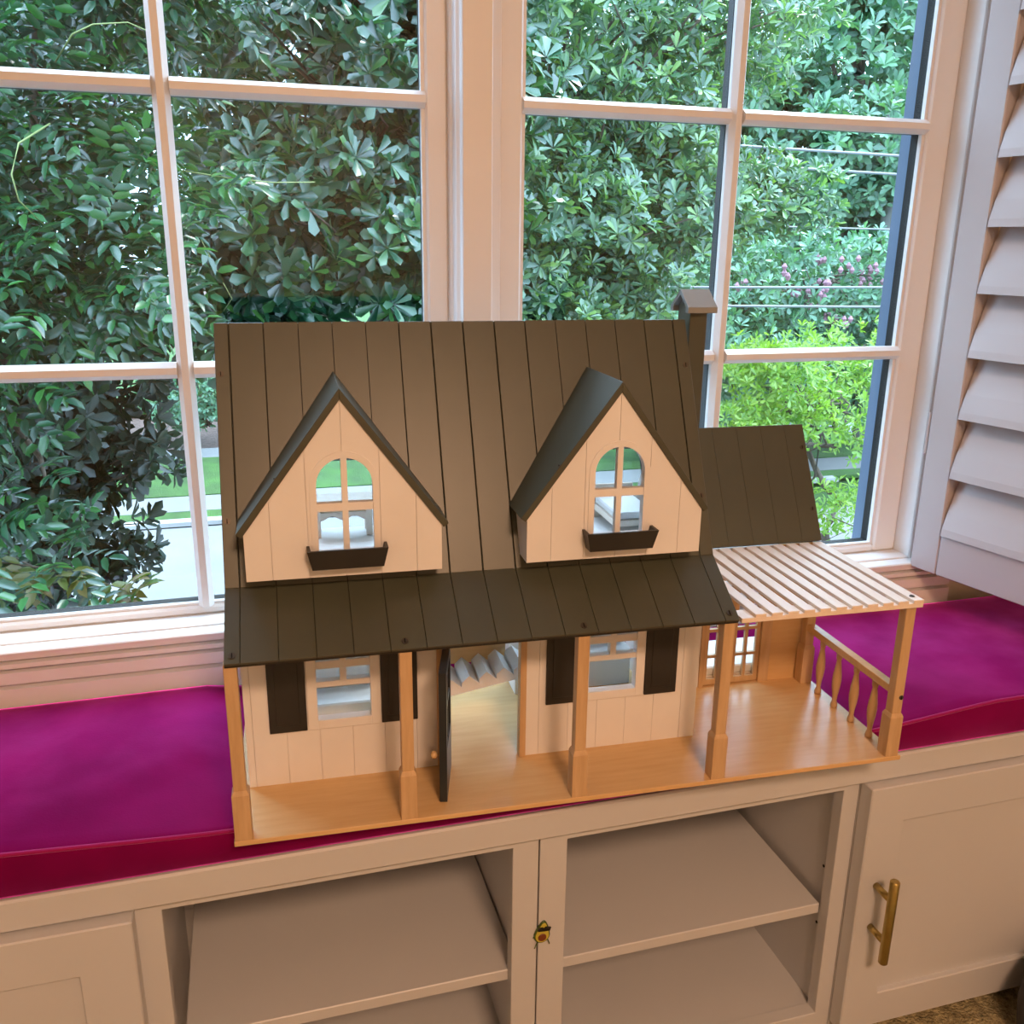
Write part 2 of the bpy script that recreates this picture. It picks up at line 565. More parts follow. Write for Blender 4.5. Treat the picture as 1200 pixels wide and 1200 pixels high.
ap.px(-1.3, 1.315, [(-0.02, 0.1275), (-0.0610, 0.1275), (-0.0610, 0.1195), (-0.0520, 0.1180), (-0.0520, 0.1150), (-0.0630, 0.1140), (-0.0635, 0.1080),
                    (-0.0530, 0.1065), (-0.0530, 0.1030), (-0.0640, 0.1018), (-0.0645, 0.0860), (-0.0550, 0.0845), (-0.0550, 0.0805), (-0.0660, 0.0792), (-0.0660, 0.002), (-0.02, 0.002)])
tag(ap.build('trim_6', 'trim_paint'), kind='structure')
# outside: frame of the window, house wall
ex = MB()
ex.box(1.2010, 1.26, 0.041, 0.066, 0.05, 1.62)
tag(ex.build('trim_7', 'exterior_blue'), kind='structure')
tag(box('trim_8', 'weatherstrip', None, 1.2005, 1.2424, 0.0355, 0.0405, 0.05, 1.62), kind='structure')

# ------------------------------------------------------------------ ceiling lamp (gives the warm room light)
cl = empty('ceiling_lamp', (0.42, -2.55, CEIL_Z))
tag(cl, 'round flush ceiling lamp behind the viewer lighting the window seat', 'lamp')
MB().lathe([(0.33, -0.03), (0.34, -0.015), (0.33, 0.0)], 40).build('lamp_base', 'trim_paint', cl, smooth=False)
MB().lathe([(0.06, -0.095), (0.16, -0.085), (0.25, -0.065), (0.305, -0.03)], 40).build('lamp_shade', 'lamp_diffuser', cl, smooth=True)

# ------------------------------------------------------------------ window seat: top, cabinets, cushion
D = 0.4045
tag(box('bench_top', 'cabinet_paint', None, -1.3, RX1 - .01, -D, -0.0200, -0.0382, 0.0, 0.0025),
    'long off-white painted bench top slab lying over all the cabinets', 'bench top')
FY = -0.3930        # face frame front
DY = -0.4185        # door front


def carcass(root, x0, x1, open_x=None, zb=-0.430):
    t = 0.018
    p = 'cabinet_paint'
    a, b = (x0, x1)
    box('side_panel', p, root, a + .0005, a + t, FY + .02, -0.09, FLOOR_Z + .002, -0.039)
    box('side_panel', p, root, b - t, b - .0005, FY + .02, -0.09, FLOOR_Z + .002, -0.039)
    box('back_panel', p, root, a + t, b - t, -0.098, -0.088, FLOOR_Z + .002, -0.039)
    box('bottom_panel', p, root, a + t, b - t, FY + .02, -0.098, zb - .018, zb)
    fr = MB()
    ox0, ox1 = open_x
    fr.ring([(a + .0005, FLOOR_Z + .002), (b - .0005, FLOOR_Z + .002), (b - .0005, -0.0385), (a + .0005, -0.0385)],
            [(ox0, zb + .002), (ox1, zb + .002), (ox1, -0.0516), (ox0, -0.0516)], FY, FY + .0199)
    fr.build('face_frame', p, root, 0.0008)


def shaker(root, x0, x1, z0, z1, y, handle_x=None):
    d = empty('door', (0, 0, 0))
    d.parent = root
    rail = 0.058
    fr = MB()
    fr.ring([(x0, z0), (x1, z0), (x1, z1), (x0, z1)], [(x0 + rail, z0 + rail), (x1 - rail, z0 + rail), (x1 - rail, z1 - rail), (x0 + rail, z1 - rail)], y, y + .0250)
    fr.build('door_frame', 'cabinet_paint', d, 0.0016)
    box('door_panel', 'cabinet_paint', d, x0 + rail - .004, x1 - rail + .004, y + .0085, y + .0145, z0 + rail - .004, z1 - rail + .004)
    if handle_x:
        zt, zb2 = -0.163, -0.298
        h = MB()
        h.tube([(handle_x, y - .034, zb2), (handle_x, y - .034, zb2 + .0015), (handle_x, y - .034, zt - .0015), (handle_x, y - .034, zt)], [.0055, .0066, .0066, .0055], 16)
        h.tube([(handle_x, y + .0005, zt - .033), (handle_x, y - .031, zt - .033)], .005, 12)
        h.tube([(handle_x, y + .0005, zb2 + .033), (handle_x, y - .031, zb2 + .033)], .005, 12)
        hh = h.build('handle', 'brass', d, smooth=True)
        hh['label'] = 'brushed brass bar handle'
    return d


cA = empty('cabinet', (-0.5, FY, FLOOR_Z))
cA.location = (0, 0, 0)
tag(cA, 'off-white shaker door cabinet at the left end under the bench top', 'cabinet')
carcass(cA, -0.95, -0.0190, (-0.92, -0.045))
shaker(cA, -0.92, -0.0168, -0.452, -0.0405, DY)
cB = empty('shelf_unit')
tag(cB, 'open off-white shelf unit left of the avocado sticker, under the bench top', 'shelf unit')
carcass(cB, -0.0188, 0.4474, (0.0104, 0.4137))
cC = empty('shelf_unit')
tag(cC, 'open off-white shelf unit right of the avocado sticker, next to the brass handle', 'shelf unit')
carcass(cC, 0.4482, 0.9078, (0.4843, 0.8830))
for c, x0, x1, pg in ((cB, 0.0175, 0.4275, 0.4285), (cC, 0.468, 0.8800, 0.8815)):
    box('shelf', 'cabinet_paint', c, x0, x1, -0.3765, -0.102, -0.264, -0.2475, 0.0012)
    for zz in (-0.188, -0.284):
        for yy in (-0.3717,):
            MB().tube([(pg + .0013, yy, zz), (pg + .0005, yy, zz)], 0.0022, 8).build('peg_hole', 'weatherstrip', c)
cD = empty('cabinet')
tag(cD, 'off-white shaker door cabinet with a brass bar handle at the right', 'cabinet')
carcass(cD, 0.9082, 1.62, (0.935, 1.59))
shaker(cD, 0.9085, 1.585, -0.4475, -0.0395, DY, handle_x=0.9355)
cE = empty('cabinet')
carcass(cE, 1.6205, RX1 - .012, (1.65, RX1 - .05))
shaker(cE, 1.628, RX1 - .03, -0.4475, -0.0395, DY)
tag(cE, 'off-white shaker door cabinet against the right room wall', 'cabinet')

# house placement (needed by the cushion)
HTH, HX, HY, HZ = -0.0496, 0.0945, -0.4349, 0.0431
hc, hs = math.cos(HTH), math.sin(HTH)


def to_house(X, Y):
    dx, dy = X - HX, Y - HY
    return hc * dx + hs * dy, -hs * dx + hc * dy


def cushion_z(X, Y):
    x, y = to_house(X, Y)
    dx = max(-x, 0, x - 0.80)
    dy = max(-y, 0, y - 0.325)
    d = math.hypot(dx, dy)
    fall = 0.30 if y < 0.02 else 0.30 - 0.24 * min(1.0, (y - 0.02) / 0.16)
    s = min(1.0, max(0.0, (d - .004) / fall))
    s = .6 * s + .4 * s * s * (3 - 2 * s)
    base = 0.0422 + (0.0590 - 0.0422) * s
    wob = 0.0005 * math.sin(9 * X + 3) * math.sin(13 * Y) * s
    return base + wob


cb = bmesh.new()
CX0, CX1, CY0, CY1 = -1.28, RX1 - .02, -0.4030, -0.0675
nx, ny = 150, 30
prev = None
R = 0.009
rows = []
for i in range(nx + 1):
    X = CX0 + (CX1 - CX0) * i / nx
    prof = [(CY1, 0.0008), (CY1, None)]
    ys = [CY1 - R * .4] + [CY1 + (CY0 - CY1) * k / ny for k in range(1, ny)]
    pts = [(CY1, 0.0008), (CY1, cushion_z(X, CY1) - R)]
    for y in ys:
        edge = min(1.0, (CY1 - y) / 0.03)
        pts.append((y, cushion_z(X, y) - 0.004 * (1 - edge) ** 2))
    zt = cushion_z(X, CY0)
    for k in range(0, 6):
        a = math.pi / 2 * k / 5
        pts.append((CY0 + R - R * math.sin(a), zt - R + R * math.cos(a)))
    bulge = 0.0015
    pts.append((CY0 - bulge * .5, zt * .55))
    pts.append((CY0, 0.006))
    pts.append((CY0 + .004, 0.0008))
    rows.append([cb.verts.new((X, y, z)) for y, z in pts])
for a, b in zip(rows[:-1], rows[1:]):
    n = len(a)
    for k in range(n):
        q = (k + 1) % n
        cb.faces.new((a[k], a[q], b[q], b[k]))
cb.faces.new(rows[0])
cb.faces.new(rows[-1][::-1])
bmesh.ops.recalc_face_normals(cb, faces=cb.faces)
cme = bpy.data.meshes.new('seat_cushion')
cb.to_mesh(cme)
cb.free()
for pgn in cme.polygons:
    pgn.use_smooth = True
cush = link('seat_cushion', cme, 'velvet')
tag(cush, 'long magenta velvet seat cushion lying on the bench top under the dollhouse', 'cushion')
pp = MB()
pp.tube([(CX0 + .01 + (CX1 - CX0 - .02) * i / 120, CY0 + .0022, cushion_z(CX0 + .01 + (CX1 - CX0 - .02) * i / 120, CY0) - .0022) for i in range(121)], 0.0024, 6)
pp.build('piping', 'velvet_piping', cush, smooth=True)

# ------------------------------------------------------------------ plantation shutter on the right
shd = Vector((0.2173, -0.9761))
sh = empty('plantation_shutter', (1.2291, -0.06, 0.1257), math.atan2(shd.y, shd.x))
tag(sh, 'white plantation shutter panel swung open into the room beside the right window', 'shutter')
SW, SH = 0.46, 1.46          # local x along the panel, y away from the camera side
TH = 0.030
box('stile', 'shutter_shaded_paint', sh, 0, 0.050, 0, TH, 0, SH, 0.002)
box('stile', 'shutter_shaded_paint', sh, SW - .05, SW, 0, TH, 0, SH, 0.002)
box('rail', 'shutter_shaded_paint', sh, 0.0505, SW - .0505, 0, TH, 0, 0.0705, 0.002)
box('rail', 'shutter_shaded_paint', sh, 0.0505, SW - .0505, 0, TH, SH - .09, SH, 0.002)
lou = MB()
lw, lt = 0.059, 0.0042
lou.px(0.053, SW - .053, [(-lw, 0), (-lw * .8, -lt * .55), (-lw * .3, -lt), (lw * .3, -lt), (lw * .8, -lt * .55), (lw, 0), (lw * .8, lt * .55), (lw * .3, lt), (-lw * .3, lt), (-lw * .8, lt * .55)])
loume = lou.mesh('louver')
k = 0
z = 0.0742 + 0.0525
while z < SH - 0.11:
    # blade tilts: lower edge towards the viewer's side (-y)
    o = link('louver', loume, 'shutter_shaded_paint', sh, (0, TH / 2, z), (math.radians(70), 0, 0))
    z += 0.0985
    k += 1
for zz in (0.20, 1.2):
    MB().tube([(-.0040, .004, zz), (-.0040, .004, zz + .07)], 0.0035, 8).build('hinge', 'shutter_shaded_paint', sh)

# ------------------------------------------------------------------ the dollhouse
H = empty('dollhouse', (HX, HY, HZ), HTH)
tag(H, 'wooden toy farmhouse with dark grooved roof, two dormers, porch and pergola on the magenta cushion', 'dollhouse')
TB = 0.006
DEP = 0.327
PITCH_X = 0.0374
GX0 = 0.0204
grooves = [GX0 + PITCH_X * k for k in range(15)]

box('base_board', 'maple', H, 0, 0.80, 0, DEP, 0, TB, 0.0006)


def splits(x0, x1, gs, gap=0.0011):
    e = [x0] + [g for g in gs if x0 + .006 < g < x1 - .006] + [x1]
    return [(a + (gap / 2 if i else 0), b - (gap / 2 if i < len(e) - 2 else 0)) for i, (a, b) in enumerate(zip(e[:-1], e[1:]))]


_pc = {}


def slope_sec(p0, p1, top, th, t0=0.0, t1=1.0):
    v = Vector((p1[0] - p0[0], p1[1] - p0[1]))
    n = Vector((-v.y, v.x)).normalized()
    if n.y < 0:
        n = -n
    a = (p0[0] + v.x * t0, p0[1] + v.y * t0)
    b = (p0[0] + v.x * t1, p0[1] + v.y * t1)
    q = lambda p, d: (p[0] + n.x * d, p[1] + n.y * d)
    return [q(a, -top), q(b, -top), q(b, -th), q(a, -th)]


def cut_spans(x0, x1, holes):
    """pieces (x0, x1, t0, t1) of a strip left over around holes (x0, x1, t0, t1)"""
    e = sorted({x0, x1, *[q for h in holes for q in h[:2] if x0 < q < x1]})
    out = []
    for a, b in zip(e[:-1], e[1:]):
        hh = [h for h in holes if h[0] < (a + b) / 2 < h[1]]
        if hh:
            out += [(a, b, 0.0, hh[0][2]), (a, b, hh[0][3], 1.0)]
        else:
            out.append((a, b, 0.0, 1.0))
    return out


def plank_spans(x0, x1, holes):
    """like cut_spans, but a plank that meets a hole keeps its full width above and below it"""
    hh = [h for h in holes if h[0] < x1 and h[1] > x0]
    if not hh:
        return [(x0, x1, 0.0, 1.0)]
    h = hh[0]
    out = [(x0, x1, 0.0, h[2]), (x0, x1, h[3], 1.0)]
    if h[0] > x0 + .001:
        out.append((x0, h[0], h[2], h[3]))
    if h[1] < x1 - .001:
        out.append((h[1], x1, h[2], h[3]))
    return out


def slope_planks(parent, x0, x1, p0, p1, th, gs, gap=0.0009, holes=()):
    """planks on a slope; p0 lower front edge (y,z) of the top surface, p1 the upper one"""
    for a0, b0 in splits(x0, x1, gs, gap):
        for a, b, t0, t1 in plank_spans(a0, b0, holes):
            key = (round(b - a, 4), p0, p1, t0, t1)
            if key not in _pc:
                _pc[key] = MB().px(0, b - a, slope_sec(p0, p1, 0, th, t0, t1)).mesh('roof_plank', min(0.0007, gap * .7) if t1 - t0 == 1 else 0)
            link('roof_plank', _pc[key], 'roof_paint', parent, (a, 0, 0))


def slope_panel(name, x0, x1, p0, p1, th, top, mat, holes=()):
    mb = MB()
    for a, b, t0, t1 in cut_spans(x0, x1, holes):
        mb.px(a, b, slope_sec(p0, p1, top, th, t0, t1))
    return mb.build(name, mat, H)


def screw(p, nrm, r=0.0034):
    n = Vector(nrm).normalized()
    s = MB()
    a = Vector(p)
    s.tube([a - n * .001, a + n * .0007], r, 12)
    o = s.build('screw', 'screw_metal', H)
    t = n.cross(Vector((1, 0, 0)))
    if t.length < .1:
        t = n.cross(Vector((0, 1, 0)))
    t.normalize()
    c = MB()
    c.tube([a + n * .0009 - t * r * .7, a + n * .0009 + t * r * .7], .0006, 4)
    c.build('screw_slot', 'weatherstrip', o)
    return o


RL, RR = 0.0049, 0.5612
EAVE, RIDGE = (0.0751, 0.2624), (0.1999, 0.5271)
zt_ = lambda z: (z - EAVE[1]) / (RIDGE[1] - EAVE[1])
DH = [(c - .057, c + .057, zt_(.285), zt_(.384)) for c in (0.1306, 0.4281)]      # openings behind the dormers
main_roof = slope_panel('main_roof', RL, RR, EAVE, RIDGE, 0.0085, 0.0035, 'roof_groove', DH)
slope_planks(main_roof, RL, RR, EAVE, RIDGE, 0.0042, grooves, 0.0009, DH)
PF, PB = (-0.002, 0.2116), (0.0765, 0.2630)
porch_roof = slope_panel('porch_roof', RL, RR, PF, PB, 0.0070, 0.0030, 'roof_groove')
slope_planks(porch_roof, RL, RR, PF, PB, 0.0038, grooves, 0.0005)
box('ridge_beam', 'roof_paint', H, RL + .012, RR - .008, 0.2003, 0.212, 0.500, 0.5255)
rn = (0, -(RIDGE[1] - EAVE[1]), RIDGE[0] - EAVE[0])


def on_roof(x, t):
    return (x, EAVE[0] + (RIDGE[0] - EAVE[0]) * t, EAVE[1] + (RIDGE[1] - EAVE[1]) * t)


for x in (RL + .0055, RR - .0065):
    for t in (0.80, 0.245):
        screw(on_roof(x, t), rn)
pn = (0, -(PB[1] - PF[1]), PB[0] - PF[0])
for x in (0.0125, 0.1853, 0.3799, 0.5520):
    screw((x, PF[0] + .008, PF[1] + .008 * .655), pn, 0.0038)


def roof_y(z):
    return EAVE[0] + (z - EAVE[1]) * (RIDGE[0] - EAVE[0]) / (RIDGE[1] - EAVE[1])


# walls
WF0, WF1 = 0.1001, 0.1081
WTOP = 0.262


def wall_planks(name, x0, x1, z0, z1, holes, y0=WF0, y1=WF1):
    back = MB()
    e = sorted({x0, x1, *[h[0] for h in holes], *[h[1] for h in holes]})
    parts = []
    for a, b in zip(e[:-1], e[1:]):
        mid = (a + b) / 2
        hh = [h for h in holes if h[0] < mid < h[1]]
        if hh:
            h = hh[0]
            if h[2] > z0 + .001:
                back.box(a, b, y0 + .0025, y1, z0, h[2])
            if h[3] < z1 - .001:
                back.box(a, b, y0 + .0025, y1, h[3], z1)
        else:
            back.box(a, b, y0 + .0025, y1, z0, z1)
    w = back.build(name, 'toy_white', H)
    for a, b in splits(x0, x1, grooves, 0.00035):
        hs_ = [(h[0], h[1], (h[2] - z0) / (z1 - z0), (h[3] - z0) / (z1 - z0)) for h in holes]
        for p, q, t0, t1 in plank_spans(a, b, hs_):
            box('wall_plank', 'toy_white', w, p, q, y0, y0 + .0026, z0 + (z1 - z0) * t0, z0 + (z1 - z0) * t1)
    return w


WINS = ((0.0824, 0.1657), (0.4085, 0.4918))
WZ = (0.0732, 0.1870)
wall_planks('front_wall', 0.0123, 0.2318, TB, WTOP, [(WINS[0][0] + .003, WINS[0][1] - .003, WZ[0] + .003, WZ[1] - .003)])
wall_planks('front_wall', 0.3405, 0.5647, TB, WTOP, [(WINS[1][0] + .003, WINS[1][1] - .003, WZ[0] + .003, WZ[1] - .003)])
box('door_header', 'toy_white', H, 0.2318, 0.3405, WF0, WF1, 0.178, WTOP)
box('door_jamb', 'maple_upright', H, 0.2320, 0.2396, WF0 - .0035, WF1 + .002, TB, 0.178, 0.0005)
box('door_jamb', 'maple_upright', H, 0.3327, 0.3404, WF0 - .0035, WF1 + .002, TB, 0.178, 0.0005)
box('door_lintel', 'maple', H, 0.2396, 0.3327, WF0 - .0035, WF1 + .002, 0.170, 0.178, 0.0005)
for x0, x1 in WINS:
    w = x1 - x0
    f = MB()
    y0, y1 = WF0 - .0022, WF1 + .003
    f.box(x0, x0 + .0112, y0, y1, WZ[0], WZ[1])
    f.box(x1 - .0112, x1, y0, y1, WZ[0], WZ[1])
    f.box(x0 + .0112, x1 - .0112, y0, y1, WZ[0], 0.0842)
    f.box(x0 + .0112, x1 - .0112, y0 + .002, y1, 0.1250, 0.1320)
    f.box(x0 + .0112, x1 - .0112, y0 + .002, y1, 0.1480, 0.1575)
    f.box(x0 + .0112, x1 - .0112, y0, y1, 0.1750, WZ[1])
    c = (x0 + x1) / 2
    f.box(c - .0037, c + .0037, y0 + .002, y1, 0.1320, 0.1480)
    f.box(c - .0037, c + .0037, y0 + .002, y1, 0.1575, 0.1750)
    f.build('window_frame', 'toy_white', H, 0.0003)
    for sx in (x0 - .0433, x1 + .0008):
        s = box('window_shutter', 'toy_black', H, sx, sx + .0420, WF0 - .0034, WF0 - .0002, 0.0738, 0.1865, 0.0005)
        box('shutter_panel', 'toy_black', s, sx + .008, sx + .034, WF0 - .0042, WF0 - .0033, 0.083, 0.178, 0.0004)

# gable side walls, attic floor, interior
gab = lambda: [(WF1, TB), (DEP - .004, TB), (DEP - .004, 0.255), (0.2015, 0.513), (0.196, 0.507), (roof_y(0.262) + .010, 0.262), (WF1, 0.258)]
MB().px(0.0123, 0.0203, gab()).build('side_wall', 'toy_white', H)
MB().px(0.5528, 0.5605, gab()).build('side_wall', 'toy_white', H)
af = MB()
af.box(0.0205, 0.245, WF1 + .0005, DEP - .004, 0.238, 0.246)
af.box(0.245, 0.345, WF1 + .0005, 0.155, 0.238, 0.246)
af.box(0.345, 0.5525, WF1 + .0005, DEP - .004, 0.238, 0.246)
af.build('attic_floor', 'toy_white', H)
stp = []
for k in range(5):
    xa = 0.2580 + .0222 * k
    za = 0.0925 + .0036 * k
    stp += [(xa - .0092, za - .0085), (xa, za), (xa + .0128, za - .0115)]
MB().py(0.150, 0.205, stp + [(0.3596, 0.0885), (0.2488, 0.0690)]).build('staircase', 'toy_white', H)
box('stair_partition', 'maple', H, 0.2455, 0.3400, 0.2105, 0.216, 0.085, 0.2375)
box('stair_post', 'maple_upright', H, 0.2480, 0.256, 0.197, 0.2045, TB, 0.069)

# front door, open
dl = 0.0775
da = math.radians(13)
dr = empty('front_door', (0.2398, 0.0995, TB + .001), 0)
dr.parent = H
dr.rotation_euler = (0, 0, math.radians(-90) - da)
# local x along the leaf from the hinge, local y = towards the inner (right) face
dfr = MB()
T = 0.0085
dfr.box(0, 0.010, 0, T, 0, 0.160)
dfr.box(dl - .010, dl, 0, T, 0, 0.160)
dfr.box(0.010, dl - .010, 0, T, 0, 0.062)
dfr.box(0.010, dl - .010, 0, T, 0.150, 0.160)
dfr.box(0.010, dl - .010, 0.001, T - .001, 0.103, 0.109)
dfr.box(dl / 2 - .003, dl / 2 + .003, 0.001, T - .001, 0.062, 0.103)
dfr.box(dl / 2 - .003, dl / 2 + .003, 0.001, T - .001, 0.109, 0.150)
dfr.build('door_leaf', 'door_paint', dr, 0.0003)
kb = MB().lathe([(.0018, 0), (.0018, .003), (.0040, .0045), (.0046, .007), (.0036, .0095), (.0012, .0105)], 12)
ko = kb.build('door_knob', 'maple', dr, smooth=True)
ko.location = (dl - .012, 0, 0.053)
ko.rotation_euler = (math.radians(90), 0, 0)

# porch posts
PB0, PS = 0.0178, 0.0132


def post(x, y, ztop, name='porch_post'):
    p = MB()
    h = PS / 2
    p.box(x - h, x + h, y - h, y + h, TB, ztop)
    o = p.build(name, 'maple_upright', H, 0.0006)
    b = MB()
    h = PB0 / 2
    b.box(x - h, x + h, y - h, y + h, TB, 0.0600)
    i = PS / 2 + .0004
    b.solid([(x - h, y - h, .0600), (x + h, y - h, .0600), (x + h, y + h, .0600), (x - h, y + h, .0600)],
            [(x - i, y - i, .0645), (x + i, y - i, .0645), (x + i, y + i, .0645), (x - i, y + i, .0645)])
    b.build('post_base', 'maple_upright', o, 0.0004)
    return o


PY = 0.0095
for x in (0.0098, 0.1853, 0.3799, 0.5523):
    post(x, PY, 0.2085)
post(0.7872, PY, 0.2062)
post(0.7872, 0.2110, 0.2062)
screw((0.7905, PY - PS / 2, 0.086), (0, -1, 0), 0.003)

# pergola: two rails with slats on top
PGX0, PGX1, PGF, PGB = 0.5640, 0.7982, -0.003, 0.2205
box('pergola_rail', 'daylit_wood', H, PGX0, PGX1, PGF + .0008, PGF + .026, 0.2064, 0.2120, 0.0004)
box('pergola_rail', 'daylit_wood', H, PGX0, PGX1, PGB - .026, PGB - .0008, 0.2064, 0.2120, 0.0004)
pit = 0.02045
slat = MB().box(0, 0.0138, PGF, PGB, 0.2121, 0.2162).mesh('pergola_slat', 0.0004)
for k in range(11):
    link('pergola_slat', slat, 'daylit_wood', H, (PGX1 - .0138 - pit * k, 0, 0))
screw((0.7905, 0.010, 0.2163), (0, 0, 1), 0.0032)
# railing
box('railing', 'maple', H, 0.7812, 0.7932, PY + PS / 2, 0.2110 - PS / 2, 0.0880, 0.0980, 0.0006)
bal = MB().lathe([(.0042, 0), (.0050, .003), (.0042, .007), (.0030, .010), (.0036, .018), (.0054, .030), (.0062, .040), (.0056, .050), (.0040, .062), (.0030, .070), (.0040, .074), (.0044, .0820)], 14).mesh('baluster', smooth=True)
for y in (0.0492, 0.0896, 0.1300, 0.1704):
    link('baluster', bal, 'maple_upright', H, (0.7872, y, TB))

# wing behind the pergola
WY = 0.2236
box('wing_wall', 'maple', H, 0.7357, 0.7905, WY, WY + .007, TB, 0.214)
box('wing_wall', 'toy_white', H, 0.5650, 0.6270, WY, WY + .007, TB, 0.214)
box('wing_header', 'toy_white', H, 0.6270, 0.7357, WY, WY + .007, 0.178, 0.214)
box('door_jamb', 'maple_upright', H, 0.6272, 0.6336, WY - .003, WY + .008, TB, 0.178)
box('door_jamb', 'maple_upright', H, 0.7200, 0.7355, WY - .003, WY + .008, TB, 0.178)
for x0, x1 in ((0.6340, 0.6767), (0.6770, 0.7196)):
    f = MB()
    y0, y1 = WY + .001, WY + .006
    zs = [0.0075, 0.016, 0.049, 0.0535, 0.089, 0.0935, 0.1290, 0.1335, 0.166, 0.177]
    f.box(x0, x0 + .006, y0, y1, zs[0], zs[-1])
    f.box(x1 - .006, x1, y0, y1, zs[0], zs[-1])
    c = (x0 + x1) / 2
    f.box(c - .0022, c + .0022, y0, y1, zs[1], zs[-2])
    for a, b in zip(zs[0::2], zs[1::2]):
        f.box(x0 + .006, x1 - .006, y0, y1, a, b)
    f.build('french_door', 'maple_upright', H)
MB().px(0.7830, 0.7905, [(WY + .007, TB), (DEP - .004, TB), (DEP - .004, 0.352), (0.2985, 0.350), (0.2290, 0.220), (WY + .007, 0.212)]).build('wing_side_wall', 'toy_white', H)
WE, WR = (0.2193, 0.2185), (0.3005, 0.3686)
wing_roof = slope_panel('wing_roof', 0.5652, 0.7982, WE, WR, 0.0080, 0.0030, 'roof_groove')
slope_planks(wing_roof, 0.5652, 0.7982, WE, WR, 0.0036, [GX0 + PITCH_X * k for k in range(15, 22)], 0.00025)
wnv = (0, -(WR[1] - WE[1]), WR[0] - WE[0])
for t in (0.80, 0.27):
    screw((0.7920, WE[0] + (WR[0] - WE[0]) * t, WE[1] + (WR[1] - WE[1]) * t), wnv, 0.0032)

# chimney
ch = box('chimney', 'roof_paint', H, 0.5660, 0.5885, 0.1960, 0.2330, 0.25, 0.5420, 0.0005)
MB().px(0.5660, 0.5885, [(0.1960, 0.5420), (0.2330, 0.5420), (0.2145, 0.5560)]).build('chimney_gable', 'roof_paint', ch)
cap = MB()
cap.px(0.5590, 0.5975, [(0.1870, 0.5420), (0.2145, 0.5625), (0.2420, 0.5420), (0.2420, 0.5350), (0.2340, 0.5350), (0.2340, 0.5420), (0.2145, 0.5560), (0.1955, 0.5420), (0.1955, 0.5350), (0.1870, 0.5350)])
cap.build('chimney_cap', 'cap_skylit_paint', ch, 0.0004)
MB().tube([(0.5652, 0.2145, 0.5480), (0.5661, 0.2145, 0.5480)], 0.004, 12).build('chimney_vent', 'weatherstrip', ch)

